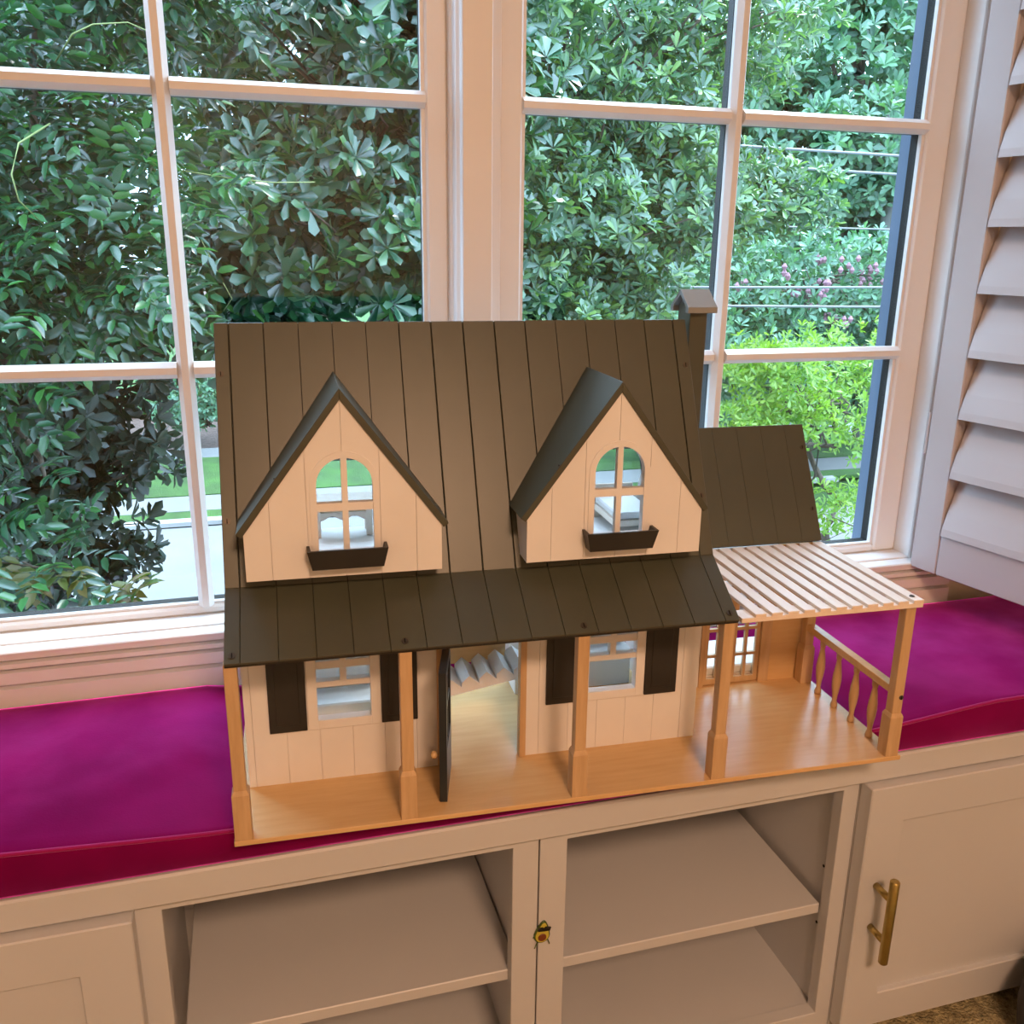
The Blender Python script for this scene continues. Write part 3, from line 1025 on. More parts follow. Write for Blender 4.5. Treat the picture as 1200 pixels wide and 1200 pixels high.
# dormers
YD0, YD1 = 0.0511, 0.0581
ZB, ZC, ZA = 0.2771, 0.3275, 0.4635
for xl, xr, wc in ((0.0291, 0.2321, 0.1322), (0.3259, 0.5302, 0.4300)):
    cx = (xl + xr) / 2
    hi = lambda x, cx=cx, xl=xl, xr=xr: ZC + (ZA - ZC) * (1 - abs(x - cx) / (cx - xl))
    HR = 0.0330                       # radius of the hole for the arched window
    ZS, ZW0 = 0.3755, 0.2990

    def arch_top(x, r=HR, wc=wc):
        d = min(1.0, abs(x - wc) / r)
        return ZS + r * math.sqrt(max(0.0, 1 - d * d))
    def gable(mb, a, b, y0, y1):
        cuts = sorted({a, b, *[q for q in (wc - HR, wc + HR, cx) if a < q < b]})
        out = []
        for p, q in zip(cuts[:-1], cuts[1:]):
            if wc - HR < (p + q) / 2 < wc + HR:
                xs = [p + (q - p) * i / 10 for i in range(11)]
                out.append(('c', xs, arch_top, hi))
                out.append(('c', [p, q], lambda x: ZB, lambda x: ZW0))
            else:
                out.append(('c', [p, q], lambda x: ZB, hi))
        if mb is not None:
            for _, xs, lo_, hi_ in out:
                mb.column(xs, lo_, hi_, y0, y1)
        return out
    core = MB()
    gable(core, xl, xr, YD0 + .0026, YD1)
    dw = core.build('dormer_wall', 'toy_white', H)
    gx = [cx + PITCH_X * k for k in (-2, -1, 0, 1, 2)]
    for a, b in splits(xl, xr, gx, 0.0004):
        for _, xs, lo_, hi_ in gable(None, a, b, 0, 0):
            MB().column(xs, lo_, hi_, YD0, YD0 + .0026).build('dormer_plank', 'toy_white', dw)
    for xs0, xs1 in ((xl, xl + .006), (xr - .006, xr)):
        MB().px(xs0, xs1, [(YD1, ZB), (YD1, ZC - .004), (roof_y(ZC), ZC - .004), (roof_y(ZB), ZB)]).build('dormer_cheek', 'toy_white', dw)
    MB().px(xl + .006, xr - .006, [(YD1, ZB), (YD1, ZB + .006), (roof_y(ZB + .006), ZB + .006), (roof_y(ZB), ZB)]).build('dormer_sill_board', 'toy_white', dw)
    # window with arched casing and bars
    f = MB()

    def arch(r, zb):
        pts = [(wc - r, zb)] + [(wc - r * math.cos(math.pi * k / 20), ZS + r * math.sin(math.pi * k / 20)) for k in range(21)] + [(wc + r, zb)]
        return pts
    ri = 0.0285
    f.ring(arch(0.0352, ZW0 - .004), arch(ri, ZW0 + .0055), YD0 - .0016, YD0 + .0085)
    f.box(wc - .0031, wc + .0031, YD0 - .0002, YD0 + .0075, ZW0 + .004, ZS + ri + .001)
    f.box(wc - ri - .001, wc - .0031, YD0 - .0002, YD0 + .0075, 0.3480, 0.3565)
    f.box(wc + .0031, wc + ri + .001, YD0 - .0002, YD0 + .0075, 0.3480, 0.3565)
    f.build('dormer_window', 'toy_white', H)
    # window box (planter)
    b = MB()
    t0, t1, zb_, zt_ = 0.0413, 0.0365, 0.2905, 0.3120
    yb_, yf_, yf2 = YD0 - .0003, YD0 - .0205, YD0 - .0165
    th = 0.003
    b.solid([(wc - t1, yf2, zb_), (wc + t1, yf2, zb_), (wc + t1, yf2 + th, zb_), (wc - t1, yf2 + th, zb_)],
            [(wc - t0, yf_, zt_), (wc + t0, yf_, zt_), (wc + t0, yf_ + th, zt_), (wc - t0, yf_ + th, zt_)])
    for s in (-1, 1):
        b.solid([(wc + s * t1, yf2 + th, zb_), (wc + s * (t1 - th), yf2 + th, zb_), (wc + s * (t1 - th), yb_, zb_), (wc + s * t1, yb_, zb_)],
                [(wc + s * t0, yf_ + th, zt_), (wc + s * (t0 - th), yf_ + th, zt_), (wc + s * (t0 - th), yb_, zt_), (wc + s * t0, yb_, zt_)])
    b.box(wc - t1 + th, wc + t1 - th, yf2 + th, yb_, zb_, zb_ + .003)
    b.build('window_box', 'toy_black', H)
    # roof slabs
    dxs, dzs = cx - xl, ZA - ZC
    Ls = math.hypot(dxs, dzs)
    nxv, nzv = dzs / Ls, dxs / Ls
    t = 0.0068
    ov = t / nzv
    ext = 0.0035
    for s in (-1, 1):
        tipx, tipz = cx + s * (dxs + ext * dxs / Ls), ZC - ext * dzs / Ls
        secd = [(cx, ZA), (tipx, tipz), (tipx + s * nxv * t, tipz + nzv * t), (cx, ZA + ov)]
        if s > 0:
            secd = secd[::-1]
        mm = MB()
        mm.solid([(x, YD0 - .0022, z) for x, z in secd], [(x, roof_y(z) + .0005, z) for x, z in secd])
        mm.build('dormer_roof', 'roof_paint', H, 0.0004)
    screw((cx - .067, 0.0525, hi(cx - .067) + .0108), (-nxv, 0, nzv), 0.0015)

# ------------------------------------------------------------------ furniture inside
hm = Matrix.Translation((HX, HY, HZ)) @ Matrix.Rotation(HTH, 4, 'Z')


def in_house(p):
    return hm @ Vector(p)


dk = empty('toy_desk', in_house((0.140, 0.298, 0.2462)), HTH)
tag(dk, 'small wooden toy desk seen through the left dormer window', 'toy desk')
for sx in (-1, 1):
    for sy in (-1, 1):
        box('leg', 'daylit_wood', dk, sx * .033 - .004, sx * .033 + .004, sy * .014 - .004, sy * .014 + .004, 0, .044)
box('desk_top', 'daylit_wood', dk, -.040, .040, -.020, .020, .0441, .0491, 0.0005)
apn = MB()
xs = [-.029 + .058 * i / 16 for i in range(17)]
apn.column(xs, lambda x: .0250 - .003 * math.cos(x / .029 * math.pi * 2) , lambda x: .030, -.017, -.014)
apn.build('apron', 'daylit_wood', dk)
box('shelf', 'daylit_wood', dk, -.029, .029, -.017, .017, .0301, .0325)

bd = empty('toy_bed', in_house((0.517, 0.262, 0.2462)), HTH)
tag(bd, 'small pale wooden toy bed seen through the right dormer window', 'toy bed')
for sx in (-1, 1):
    for sy in (-1, 1):
        box('leg', 'daylit_wood', bd, sx * .026 - .0035, sx * .026 + .0035, sy * .043 - .0035, sy * .043 + .0035, 0, .012)
box('bed_frame', 'daylit_wood', bd, -.030, .030, -.048, .048, .0121, .0200)
box('mattress', 'toy_white', bd, -.0275, .0275, -.045, .043, .0201, .0300, 0.002)
box('headboard', 'daylit_wood', bd, -.030, .030, .0481, .053, .0, .045, 0.001)

wb2 = empty('toy_bed', in_house((0.690, 0.276, TB + .0002)), HTH)  # added so that daylit white shows through the door panes
tag(wb2, 'added white toy bed catching daylight behind the glazed doors under the pergola', 'toy bed')
box('bed_frame', 'daylit_wood', wb2, -.084, .084, -.044, .047, .0, .0100)
box('mattress', 'toy_white', wb2, -.081, .081, -.042, .045, .0101, .0240, 0.002)
so = empty('toy_sofa', in_house((0.125, 0.255, TB + .0002)), HTH)
tag(so, 'white toy sofa seen through the lower left window', 'toy sofa')
box('seat', 'toy_white', so, -.060, .060, -.030, .020, .006, .030, 0.002)
box('backrest', 'toy_white', so, -.060, .060, .0205, .040, .0, .085, 0.003)
for sx in (-1, 1):
    box('armrest', 'toy_white', so, sx * .068 - .0075, sx * .068 + .0075, -.030, .040, .0, .048, 0.002)
ct = empty('toy_counter', in_house((0.450, 0.262, TB + .0002)), HTH)
tag(ct, 'white toy kitchen counter seen through the lower right window', 'toy counter')
box('counter_body', 'toy_white', ct, -.085, .085, -.006, .030, .0, .048, 0.001)
box('counter_top', 'toy_white', ct, -.087, .087, -.008, .030, .0481, .0520, 0.0006)
box('splashback', 'toy_white', ct, -.085, .085, .0305, .036, .0, .100, 0.001)

# ------------------------------------------------------------------ avocado sticker on the cabinet centre line
av = empty('avocado_sticker', (0.4530, FY, -0.186))
tag(av, 'small avocado shaped sticker with black sunglasses between the two open shelf units', 'sticker')


def blob(rx, rz, top, n=24, dz=0.0):
    pts = []
    for k in range(n):
        a = 2 * math.pi * k / n
        z_ = math.sin(a)
        w = rx * (1 - 0.38 * max(0, z_)) * math.cos(a)
        pts.append((w, dz + (top if z_ > 0 else rz) * z_))
    return pts


tilt = Matrix.Rotation(math.radians(-8), 2)


def tl(pts):
    return [tuple(tilt @ Vector(p)) for p in pts]


MB().py(-0.0030, -0.0002, tl(blob(.0108, .0120, .0205))).build('skin', 'avocado_skin', av, 0.0004)
MB().py(-0.0040, -0.0029, tl(blob(.0090, .0102, .0185))).build('flesh', 'avocado_flesh', av, 0.0003)
MB().py(-0.0056, -0.0038, tl([(.0056 * math.cos(2 * math.pi * k / 20), -.0022 + .0056 * math.sin(2 * math.pi * k / 20)) for k in range(20)])).build('pit', 'avocado_pit', av, 0.0008)
MB().py(-0.0062, -0.0040, tl([(-.0075, .0075), (-.0005, .0078), (.0005, .0078), (.0085, .0085), (.0090, .0135), (.0020, .0140), (.0002, .0120), (-.0018, .0132), (-.0075, .0125)])).build('sunglasses', 'black_gloss', av, 0.0003)
lg = MB()
lg.tube([(-.0060, -.0025, -.0095), (-.0085, -.0030, -.0150), (-.0100, -.0030, -.0185)], .0007, 5)
lg.tube([(.0075, -.0025, -.0075), (.0092, -.0030, -.0125), (.0100, -.0030, -.0155)], .0007, 5)
lg.tube([(-.0095, -.0025, .0015), (-.0120, -.0030, -.002)], .0006, 5)
lg.tube([(.0090, -.0025, .0050), (.0118, -.0030, .0095)], .0006, 5)
lg.build('limbs', 'avocado_skin', av)

# dark bag on the carpet, cut by the frame at the lower right
bgm = MB()
bgm.lathe([(.085, 0), (.10, .012), (.104, .05), (.100, .10), (.085, .135), (.05, .15)], 28)
bag = bgm.build('floor_pouf', 'dark_fabric', None, smooth=True, loc=(1.262, -0.53, FLOOR_Z + .001))
tag(bag, 'dark grey rounded pouf on the carpet at the lower right corner', 'pouf')

# ------------------------------------------------------------------ outside
GZ = -2.5


def ground(name, mat, x0, x1, y0, y1, z, th=0.05):
    o = box(name, mat, None, x0, x1, y0, y1, z - th, z)
    tag(o, kind='structure')
    return o


ground('ground', 'mulch', -60, 70, 0.10, 90, GZ - 0.10)
ground('driveway', 'concrete', -14, 5.6, 1.2, 9.25, GZ)
ground('kerb', 'kerb_stone', -14, 8, 9.26, 9.42, GZ + .06)
ground('verge', 'lawn', -14, 9, 9.43, 9.75, GZ + .05)
ground('sidewalk', 'concrete', -14, 10, 9.76, 10.45, GZ + .05)
ground('lawn', 'lawn', -14, 10, 10.46, 12.6, GZ + .06)
ground('path', 'concrete', -14, 10, 12.61, 13.3, GZ + .05)
ground('road', 'asphalt', 5.65, 60, 11.5, 13.2, GZ - .02)
ground('street', 'concrete', 10.1, 60, 15.2, 16.6, GZ + .1)
ground('front_garden', 'lawn', 5.65, 60, 8.3, 11.4, GZ - .05)
ground('parking_bay', 'concrete', 5.65, 60, 1.2, 8.25, GZ - .03)
ground('far_garden', 'lawn', -14, 60, 17.0, 45, GZ + .02)
# outside skin of the house under the window
tag(box('wall_exterior', 'siding', None, RX0 - .2, RX1 + .2, 0.101, 0.115, GZ, 0.09), kind='structure')


def leaf_arrays(O, Dv, N, L, W, fold=0.10, tipdrop=0.10, obov=0.5):
    """O, Dv, N: (n,3); L, W: (n,). returns verts (n,8,3): base, l1, l2, tip, r2, r1, m1, m2"""
    S = np.cross(Dv, N)
    S /= np.linalg.norm(S, axis=1, keepdims=True) + 1e-9
    L = L[:, None]
    W = W[:, None]
    a, b = obov - .22, obov + .20
    wa = 0.40 if obov < .55 else 0.30
    wb_ = 0.40 if obov < .55 else 0.48
    out = [O]
    for sg, pair in ((1, ((a, wa), (b, wb_))), (0, None), (-1, ((b, wb_), (a, wa)))):
        if sg == 0:
            out.append(O + Dv * L - N * L * tipdrop)
        else:
            for x, w in pair:
                out.append(O + Dv * L * x + S * W * w * sg + N * L * (fold - tipdrop * x * x * .6))
    for x in (a, b):
        out.append(O + Dv * L * x - N * L * tipdrop * x * x * .6)
    return np.stack(out, axis=1)


LEAF_TRIS = np.array([[0, 6, 1], [1, 6, 2], [6, 7, 2], [2, 7, 3], [0, 5, 6], [5, 4, 6], [6, 4, 7], [4, 3, 7]])


def leaf_mesh(name, V):
    n, k = V.shape[:2]
    me = bpy.data.meshes.new(name)
    me.vertices.add(n * k)
    me.vertices.foreach_set('co', V.reshape(-1).astype(np.float32))
    tris = (np.arange(n)[:, None, None] * k + LEAF_TRIS[None]).reshape(-1)
    nt = n * len(LEAF_TRIS)
    me.loops.add(nt * 3)
    me.loops.foreach_set('vertex_index', tris.astype(np.int32))
    me.polygons.add(nt)
    me.polygons.foreach_set('loop_start', (np.arange(nt) * 3).astype(np.int32))
    me.polygons.foreach_set('loop_total', np.full(nt, 3, dtype=np.int32))
    me.polygons.foreach_set('use_smooth', np.ones(nt, dtype=bool))
    me.update(calc_edges=True)
    me.validate()
    return me


def unit(v):
    return v / (np.linalg.norm(v, axis=-1, keepdims=True) + 1e-9)


def frame_of(A):
    ref = np.where(np.abs(A[:, 2:3]) < 0.9, np.array([[0, 0, 1.0]]), np.array([[1.0, 0, 0]]))
    s = unit(np.cross(A, ref))
    return s, np.cross(s, A)


def rosettes(P, A, k, L, spread=(0.9, 1.45), wr=0.38, obov=0.62):
    """k leaves round each twig end P with axis A"""
    n = len(P)
    s, t = frame_of(A)
    O, Dv, N = [], [], []
    ph0 = rng.uniform(0, 6.28, n)
    for i in range(k):
        ph = ph0 + 2 * math.pi * i / k + rng.normal(0, .2, n)
        th = rng.uniform(*spread, n)
        rad = s * np.cos(ph)[:, None] + t * np.sin(ph)[:, None]
        d = A * np.cos(th)[:, None] + rad * np.sin(th)[:, None]
        nn = unit(A * np.sin(th)[:, None] - rad * np.cos(th)[:, None])
        O.append(P + rad * .004)
        Dv.append(d)
        N.append(nn)
    O, Dv, N = map(np.concatenate, (O, Dv, N))
    Ls = L * rng.uniform(.7, 1.15, len(O))
    return leaf_arrays(O, unit(Dv), N, Ls, Ls * wr * rng.uniform(.85, 1.15, len(O)), .06, .04, obov)


def pinnates(P, A, pairs, rach, L):
    """feathered leaves: leaflets in pairs along a rachis starting at P in direction A"""
    n = len(P)
    upv = np.tile(np.array([[0, 0, 1.0]]), (n, 1)) + rng.normal(0, .35, (n, 3)) + np.array([[0, -.35, 0]])
    s = unit(np.cross(A, upv))
    nn = np.cross(s, A)
    nn *= np.sign(nn[:, 2:3] + 1e-6)
    O, Dv, N = [], [], []
    for i in range(pairs):
        f = (i + .6) / pairs
        c = P + A * (rach * f) - np.array([[0, 0, 1.0]]) * (rach * .22 * f * f)
        for sg in (-1, 1):
            d = unit(s * sg + A * .55 + rng.normal(0, .12, (n, 3)) - np.array([[0, 0, .25]]))
            O.append(c)
            Dv.append(d)
            N.append(unit(nn + rng.normal(0, .15, (n, 3))))
    O.append(P + A * rach - np.array([[0, 0, 1.0]]) * (rach * .22))
    Dv.append(unit(A - np.array([[0, 0, .3]])))
    N.append(nn)
    O, Dv, N = map(np.concatenate, (O, Dv, N))
    N = unit(N - Dv * np.sum(N * Dv, axis=1, keepdims=True))
    Ls = L * rng.uniform(.75, 1.15, len(O))
    return leaf_arrays(O, Dv, N, Ls, Ls * .46, .08, .10, .45)


def crown_points(boxes, clumps, per, spread):
    """twig points in clumps inside ellipsoids (cx,cy,cz,rx,ry,rz,weight)"""
    P, C = [], []
    wts = np.array([b[6] for b in boxes], float)
    wts /= wts.sum()
    which = rng.choice(len(boxes), clumps, p=wts)
    for w in which:
        cx, cy, cz, rx, ry, rz, _ = boxes[w]
        v = rng.normal(0, 1, 3)
        v /= np.linalg.norm(v)
        v *= rng.uniform(0.15, 1) ** (1 / 2.5)
        c = np.array([cx, cy, cz]) + v * np.array([rx, ry, rz])
        q = rng.normal(0, 1, (per, 3))
        q = unit(q) * rng.uniform(.2, 1, (per, 1)) ** .5
        P.append(c + q * spread * np.array([1.15, 1.0, .75]))
        C.append(np.tile(c, (per, 1)))
    return np.concatenate(P), np.concatenate(C)


def in_view(P, margin=60):
    d = P - np.array(CAM)
    z = d @ np.array(fw)
    x = 600 + FPX * (d @ np.array(r2)) / z
    y = 600 - FPX * (d @ np.array(u2)) / z
    return (x > -margin) & (x < 1200 + margin) & (y > -margin) & (y < 760)


def branches(name, mat, parent, paths):
    b = MB()
    for pts, r0, r1 in paths:
        k = len(pts)
        b.tube(pts, [r0 + (r1 - r0) * i / (k - 1) for i in range(k)], 7)
    return b.build(name, mat, parent, smooth=True)


def wander(a, b, n=6, amp=0.1):
    a, b = np.array(a, float), np.array(b, float)
    out = []
    for i in range(n + 1):
        f = i / n
        out.append(tuple(a + (b - a) * f + (rng.normal(0, amp, 3) * math.sin(math.pi * f))))
    return out


def single_leaves(parent, V, per, n_obj, name, mat, keep):
    """V (n*per,5,3) ordered leaf-major by leaflet; make n_obj compound leaves their own object, return the rest"""
    n = V.shape[0] // per
    G = V.reshape(per, n, 8, 3).transpose(1, 0, 2, 3)          # (n, per, 8, 3)
    cen = G.reshape(n, -1, 3).mean(axis=1)
    dist = np.linalg.norm(cen - np.array(CAM), axis=1)
    dist = np.where(in_view(cen, 0) & keep, dist, 1e6)
    order = np.argsort(dist)
    sel = order[:n_obj]
    for i in sel:
        if dist[i] > 1e5:
            continue
        o0 = G[i, 0, 0].copy()
        me = leaf_mesh(name, G[i] - o0)
        link(name, me, mat, parent, tuple(o0 - np.array(parent.location)))
    rest = np.ones(n, bool)
    rest[sel] = False
    return G[rest].reshape(-1, 8, 3)


# --- tree with feathered leaves in front of the left window
t1 = empty('feather_leaf_tree', (-1.1, 2.9, GZ))
tag(t1, 'dense tree with feathery green leaves right outside the left window', 'tree')
ell = [(-1.0, 2.9, 1.6, 1.1, .55, .75, 3), (-0.75, 2.6, .75, .9, .5, .55, 3), (-.35, 2.9, 1.9, .8, .5, .5, 1.6), (-1.1, 2.3, .1, .55, .4, .45, 1.4), (-0.9, 2.2, -.45, .38, .35, .28, .7), (-.55, 2.6, .55, .5, .35, .28, 1.2)]
P1, C1 = crown_points(ell, 210, 9, .17)
A1v = unit(unit(P1 - C1) * .7 + rng.normal(0, .35, P1.shape) + np.array([[.1, -.45, .05]]))
V1 = pinnates(P1, A1v, 4, .17, .075)
rest = single_leaves(t1, V1, 9, 300, 'leaf', 'leaf_pinnate', np.ones(len(P1), bool))
tag(link('foliage', leaf_mesh('foliage', rest - np.array(t1.location)), 'leaf_pinnate', t1), kind='stuff')
br = [(wander((-1.1, 2.9, GZ), (-1.0, 2.9, 1.2), 8, .06), .09, .05)]
for q in ((-.3, 2.8, 2.0), (-1.7, 2.9, 1.7), (-.5, 2.6, .6), (-1.2, 2.4, .3), (-.9, 2.5, 2.2), (-.6, 2.3, -.2)):
    br.append((wander((-1.0, 2.9, rng.uniform(-.3, 1.0)), q, 6, .06), .03, .006))
for i in range(60):
    j = rng.integers(len(P1))
    br.append((wander(C1[j] + np.array([0, .25, -.1]), P1[j], 3, .03), .005, .002))
b1 = [([tuple(np.array(p) - np.array(t1.location)) for p in pts], a, b) for pts, a, b in br]
branches('trunk', 'bark', t1, b1)

pr('tendril_green', (0.20, 0.24, 0.08), 0.6)
for ctl in (((-.43, 2.25, 1.02), (-.484, 2.0, .935), (-.512, 1.98, .843), (-.505, 2.0, .768), (-.47, 2.15, .70)),
            ((-.20, 2.75, .93), (-.039, 2.6, .909), (.115, 2.6, .889), (.291, 2.6, .876), (.455, 2.62, .883)),
            ((-.03, 2.85, .72), (.013, 2.7, .628), (.063, 2.68, .511), (.103, 2.7, .426), (.066, 2.75, .375)),
            ((-.42, 2.45, 1.24), (-.336, 2.3, 1.304), (-.268, 2.28, 1.334), (-.161, 2.3, 1.351), (-.06, 2.4, 1.33))):
    branches('tendril', 'tendril_green', t1, [([tuple(np.array(p) - np.array(t1.location)) for p in ctl], .0032, .0018)])

# --- dark drooping sprays low at the left (shade put into the leaf colour, against the driveway)
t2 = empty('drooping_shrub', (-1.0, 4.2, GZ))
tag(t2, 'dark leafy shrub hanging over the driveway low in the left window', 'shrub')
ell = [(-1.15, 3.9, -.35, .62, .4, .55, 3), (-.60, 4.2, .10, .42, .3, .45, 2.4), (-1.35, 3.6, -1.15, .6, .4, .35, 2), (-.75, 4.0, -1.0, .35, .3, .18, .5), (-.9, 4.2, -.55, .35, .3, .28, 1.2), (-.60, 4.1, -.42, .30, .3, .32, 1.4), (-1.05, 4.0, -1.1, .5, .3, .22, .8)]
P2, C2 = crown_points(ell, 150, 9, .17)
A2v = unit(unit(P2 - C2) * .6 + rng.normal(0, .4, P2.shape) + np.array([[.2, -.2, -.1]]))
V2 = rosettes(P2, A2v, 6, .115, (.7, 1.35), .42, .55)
rest = single_leaves(t2, V2, 6, 200, 'leaf_cluster', 'leaf_backlit', np.ones(len(P2), bool))
tag(link('foliage', leaf_mesh('foliage', rest - np.array(t2.location)), 'leaf_backlit', t2), kind='stuff')
br = [(wander((-1.0, 4.2, GZ), (-.95, 4.1, .2), 7, .05), .05, .025)]
for i in range(70):
    j = rng.integers(len(P2))
    br.append((wander((-.97, 4.15, float(np.clip(P2[j][2] - .2, GZ + .4, .2))), P2[j], 4, .04), .010, .003))
branches('trunk', 'bark', t2, [([tuple(np.array(p) - np.array(t2.location)) for p in pts], a, b) for pts, a, b in br])

# --- pale green spray with autumn tints, low left
t3 = empty('creeper_spray', (-1.05, 2.2, -0.4))
tag(t3, 'pale green and yellowing creeper spray low in the left window', 'creeper')
stem = wander((-1.35, 2.2, -.25), (-.35, 2.2, -.62), 10, .015)
Pn = np.array(stem)[np.repeat(np.arange(11), 3)] + rng.normal(0, .02, (33, 3))
An = unit(rng.normal(0, .5, (33, 3)) + np.array([[.3, -.4, -.5]]))
V3 = pinnates(Pn, An, 3, .10, .085)
rest = single_leaves(t3, V3, 7, 33, 'leaf', 'leaf_autumn', np.ones(33, bool))
branches('stem', 'bark', t3, [([tuple(np.array(p) - np.array(t3.location)) for p in stem], .004, .002)])

# --- rosette-leaved tree seen between left muntin and mullion
t4 = empty('rosette_leaf_tree', (1.0, 4.3, GZ))
tag(t4, 'broad-leaved evergreen tree with leaf rosettes behind the left window, by the mullion', 'tree')
ell = [(.55, 3.9, 1.6, .8, .6, .7, 2.5), (1.25, 4.2, 1.3, .7, .6, .75, 2.5), (.45, 3.7, .75, .65, .5, .42, 2.3), (1.15, 4.0, .70, .65, .5, .40, 2.2), (1.0, 4.5, 2.3, 1.1, .6, .6, 2.2), (.20, 3.9, .25, .32, .4, .28, .7)]
P4, C4 = crown_points(ell, 300, 9, .21)
A4v = unit(unit(P4 - C4) * .6 + rng.normal(0, .3, P4.shape) + np.array([[.0, -.35, .45]]))
V4 = rosettes(P4, A4v, 7, .125, (.8, 1.4), .40, .64)
rest = single_leaves(t4, V4, 7, 300, 'leaf_cluster', 'leaf_rosette', np.ones(len(P4), bool))
tag(link('foliage', leaf_mesh('foliage', rest - np.array(t4.location)), 'leaf_rosette', t4), kind='stuff')
br = [(wander((1.0, 4.4, GZ), (.95, 4.5, 1.4), 8, .05), .10, .06)]
for i in range(110):
    j = rng.integers(len(P4))
    br.append((wander((.95, 4.5, float(np.clip(P4[j][2] - .4, -.2, 1.4))), P4[j], 4, .06), .016, .004))
branches('trunk', 'bark', t4, [([tuple(np.array(p) - np.array(t4.location)) for p in pts], a, b) for pts, a, b in br])

# --- brighter tree filling the left panes of the right window
t5 = empty('bright_leaf_tree', (2.6, 5.6, GZ))
tag(t5, 'bright green broad-leaved tree outside the left half of the right window', 'tree')
ell = [(2.5, 5.4, 2.2, 1.2, .8, .9, 3), (2.2, 5.2, .9, .75, .6, .65, 2.2), (3.2, 5.6, 1.1, .8, .6, .6, 2.0), (2.1, 5.2, .15, .6, .5, .4, 1.5), (3.9, 5.9, 2.3, .9, .7, .5, 1.5), (4.3, 6.0, 1.05, .75, .4, .28, 1.1), (3.1, 5.6, .45, .6, .5, .35, 1.0), (1.75, 5.1, .5, .35, .4, .7, 1.0)]
P5, C5 = crown_points(ell, 640, 9, .25)
A5v = unit(unit(P5 - C5) * .6 + rng.normal(0, .3, P5.shape) + np.array([[.0, -.3, .55]]))
V5 = rosettes(P5, A5v, 7, .108, (.75, 1.35), .34, .62)
rest = single_leaves(t5, V5, 7, 200, 'leaf_cluster', 'leaf_bright', np.ones(len(P5), bool))
tag(link('foliage', leaf_mesh('foliage', rest - np.array(t5.location)), 'leaf_bright', t5), kind='stuff')
br = [(wander((2.6, 5.7, GZ), (2.6, 5.8, 1.6), 8, .06), .12, .07)]
for i in range(120):
    j = rng.integers(len(P5))
    br.append((wander((2.6, 5.8, float(np.clip(P5[j][2] - .5, -.5, 1.6))), P5[j], 4, .09), .020, .005))
branches('trunk', 'bark', t5, [([tuple(np.array(p) - np.array(t5.location)) for p in pts], a, b) for pts, a, b in br])


def far_tree(name, label, base, ells, clumps, per, spread, L, mat, trunk_r, barkm='bark', k=5, wr=.42, group=None):
    t = empty(name, base)
    tag(t, label, 'tree' if 'tree' in name else 'shrub', group)
    P, Cn = crown_points(ells, clumps, per, spread)
    A = unit(unit(P - Cn) * .6 + rng.normal(0, .4, P.shape) + np.array([[0, -.3, .5]]))
    V = rosettes(P, A, k, L, (.6, 1.4), wr, .55)
    tag(link('foliage', leaf_mesh('foliage', V - np.array(base)), mat, t), kind='stuff')
    e = ells[0]
    top = (e[0], e[1], e[2])
    pts = [(wander(base, top, 8, .12), trunk_r, trunk_r * .5)]
    for i in range(18):
        j = rng.integers(len(P))
        pts.append((wander(top if i % 2 else (e[0], e[1], e[2] - e[5] * .6), P[j], 4, .2), trunk_r * .3, trunk_r * .06))
    branches('trunk', barkm, t, [([tuple(np.array(p) - np.array(base)) for p in q], a, b) for q, a, b in pts])
    return t


# lime maple low in the right window
t6 = far_tree('lime_leaf_tree', 'lime green small-leaved tree low in the right window beside the wing roof', (6.0, 6.6, GZ),
              [(5.6, 6.4, -.85, 1.0, .8, .40, 2), (5.3, 6.2, -1.75, .9, .7, .40, 1.2), (6.2, 6.6, -.35, .7, .5, .25, 1.1), (4.75, 6.2, -.45, .45, .4, .22, .8), (4.6, 6.0, -.95, .5, .4, .22, .6)], 135, 13, .26, .085, 'leaf_lime', .05, k=5, wr=.34)
myrtle = far_tree('flowering_shrub_tree', 'leafy crape myrtle with pink blossoms behind the lower cables', (7.6, 9.8, GZ),
         [(7.4, 9.6, .1, 1.6, .9, .9, 3), (6.3, 9.4, -.6, 1.3, .8, .6, 2), (8.6, 9.8, -.5, 1.0, .8, .8, 2)], 190, 14, .36, .13, 'leaf_bluegreen', .07)
far_tree('blue_green_tree', 'tall hazy blue-green tree at the top right of the right window', (11.5, 14.0, GZ),
         [(11.0, 14.0, 3.6, 3.0, 1.6, 2.2, 3), (8.5, 13.6, 2.2, 2.2, 1.2, 1.3, 2), (12.6, 14, 1.6, 2.0, 1.4, 1.2, 2), (10.0, 14.4, 5.8, 3.0, 1.4, 1.5, 1.2)], 330, 16, .55, .24, 'leaf_bluegreen', .2)
far_tree('grey_trunk_tree', 'tree with a pale grey trunk near the right edge of the right window', (10.4, 12.0, GZ),
         [(10.4, 12.0, 2.1, 1.7, 1.0, .9, 2), (11.6, 12.2, .9, .9, .9, .7, 1)], 120, 14, .45, .2, 'leaf_bluegreen', .16, 'grey_bark')
far_tree('background_tree', 'tall dark green background tree behind the right window centre', (6.2, 17.0, GZ),
         [(6.0, 17.0, 2.2, 2.6, 1.4, 2.4, 3), (4.6, 16.8, 5.4, 2.6, 1.4, 1.6, 2), (7.8, 17.2, -.2, 1.8, 1.2, 1.4, 2)], 260, 14, .6, .27, 'leaf_bluegreen', .2)
far_tree('background_tree', 'broad dark background tree rising behind the mullion between the windows', (1.6, 15.0, GZ),
         [(1.6, 15.0, 3.4, 2.4, 1.3, 2.4, 3), (3.6, 15.2, 1.6, 1.4, 1.0, 1.6, 1.5), (.2, 15.2, 1.2, 1.3, 1.0, 1.2, 1)], 230, 14, .55, .25, 'leaf_rosette', .2)
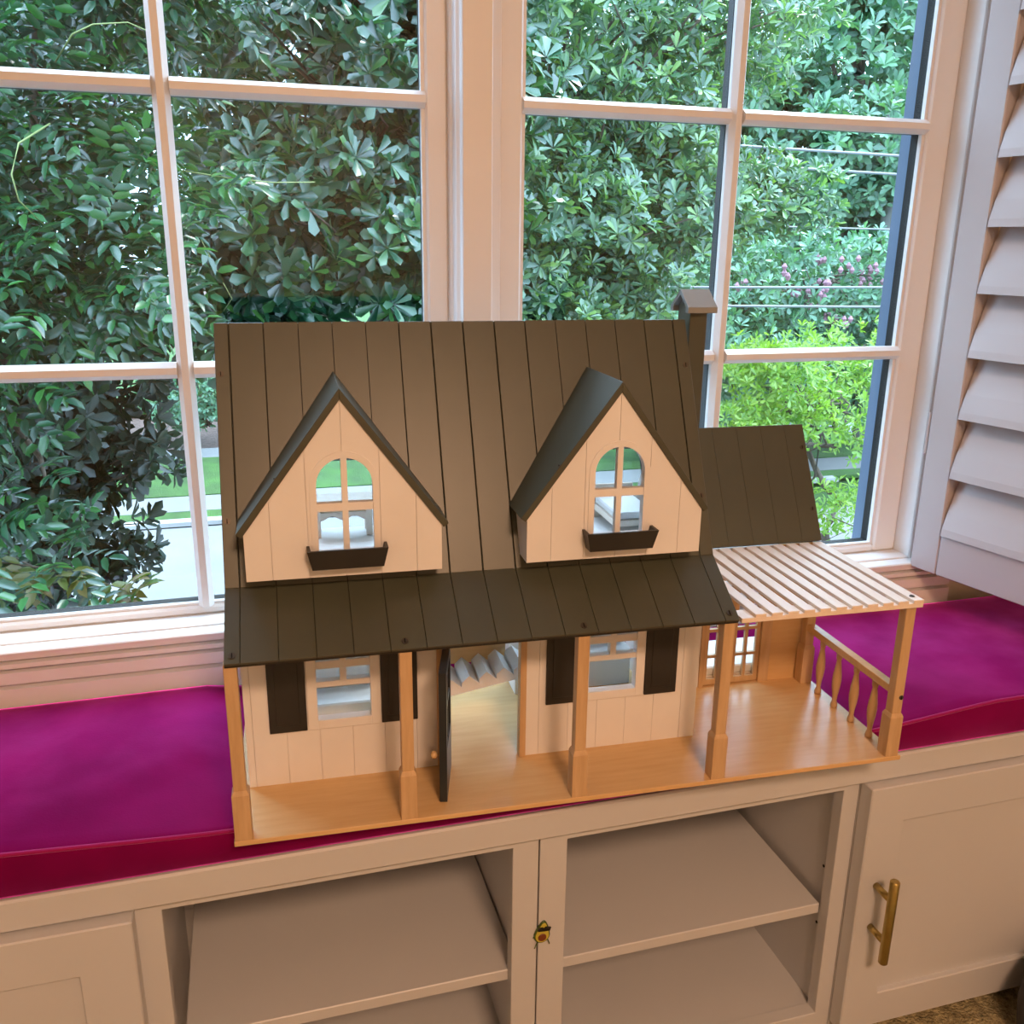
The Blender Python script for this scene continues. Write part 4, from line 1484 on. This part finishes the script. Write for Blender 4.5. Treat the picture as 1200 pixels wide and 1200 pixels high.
far_tree('background_tree', 'dark background tree behind the feathery tree at the far left', (-3.6, 14.5, GZ),
         [(-3.4, 14.5, 2.6, 2.2, 1.3, 2.0, 3), (-1.6, 14.6, 3.8, 1.6, 1.1, 1.2, 1.5)], 170, 14, .55, .25, 'leaf_rosette', .2)
far_tree('background_tree', 'low spreading background tree far behind the crape myrtle', (10.5, 21.0, GZ),
         [(10.5, 21.0, -.2, 4.2, 1.4, 1.5, 3), (14.5, 21.0, .6, 2.5, 1.2, 1.6, 1)], 260, 14, .65, .30, 'leaf_bluegreen', .2)
far_tree('hedge_shrub', 'grey-green rounded shrub beyond the lawn in the left window', (-.7, 14.3, GZ),
         [(-.7, 14.3, -1.8, 1.0, .6, .55, 1)], 40, 14, .28, .12, 'leaf_bluegreen', .04)
far_tree('hedge_shrub', 'dark green shrub beyond the far lawn at the left', (-2.9, 14.3, GZ),
         [(-2.9, 14.3, -1.7, 1.1, .6, .65, 1)], 45, 14, .28, .12, 'leaf_rosette', .04)
far_tree('hedge_shrub', 'green shrub at the foot of the crape myrtle in the right window', (6.6, 10.8, GZ),
         [(6.6, 10.8, -1.5, 1.5, .7, .8, 1)], 80, 14, .3, .14, 'leaf_bluegreen', .04)
far_tree('hedge_shrub', 'dark shrub under the far trees at the right edge of the right window', (9.6, 11.0, GZ),
         [(9.4, 11.0, -1.3, 1.4, .7, .9, 1)], 80, 14, .3, .14, 'leaf_bluegreen', .04)
# pink blossoms on the crape myrtle
for i in range(15):
    v = rng.normal(0, 1, 3) * np.array([.75, .25, .28])
    b = MB()
    for q in range(5):
        c = rng.normal(0, .045, 3)
        b.tube([tuple(c + np.array([0, 0, -.04])), tuple(c), tuple(c + np.array([0, 0, .04]))], [.012, .034, .010], 6)
    b.build('blossom', 'pink_petal', myrtle, loc=tuple(v + np.array([7.0 - 7.6, 8.9 - 9.8, .1 - GZ])))

# utility cables
for i, (za, slope, lab) in enumerate(((1.640, -.0146, 'uppermost pale utility cable crossing the right window'),
                                      (1.500, -.0200, 'second pale utility cable from the top in the right window'),
                                      (0.890, -.0080, 'thin middle utility cable behind the bright tree'),
                                      (0.272, -.0018, 'upper of the two pale cables just above the chimney'),
                                      (0.145, -.0128, 'lowest pale utility cable behind the chimney cap'))):
    pts = [(x, 7.0, za + slope * x + .0006 * (x - 5) ** 2) for x in np.linspace(-6, 16, 30)]
    tag(MB().tube(pts, 0.014 if i != 2 else .009, 6).build('utility_cable', 'cable', smooth=True), lab, 'cable', 'utility cables outside')
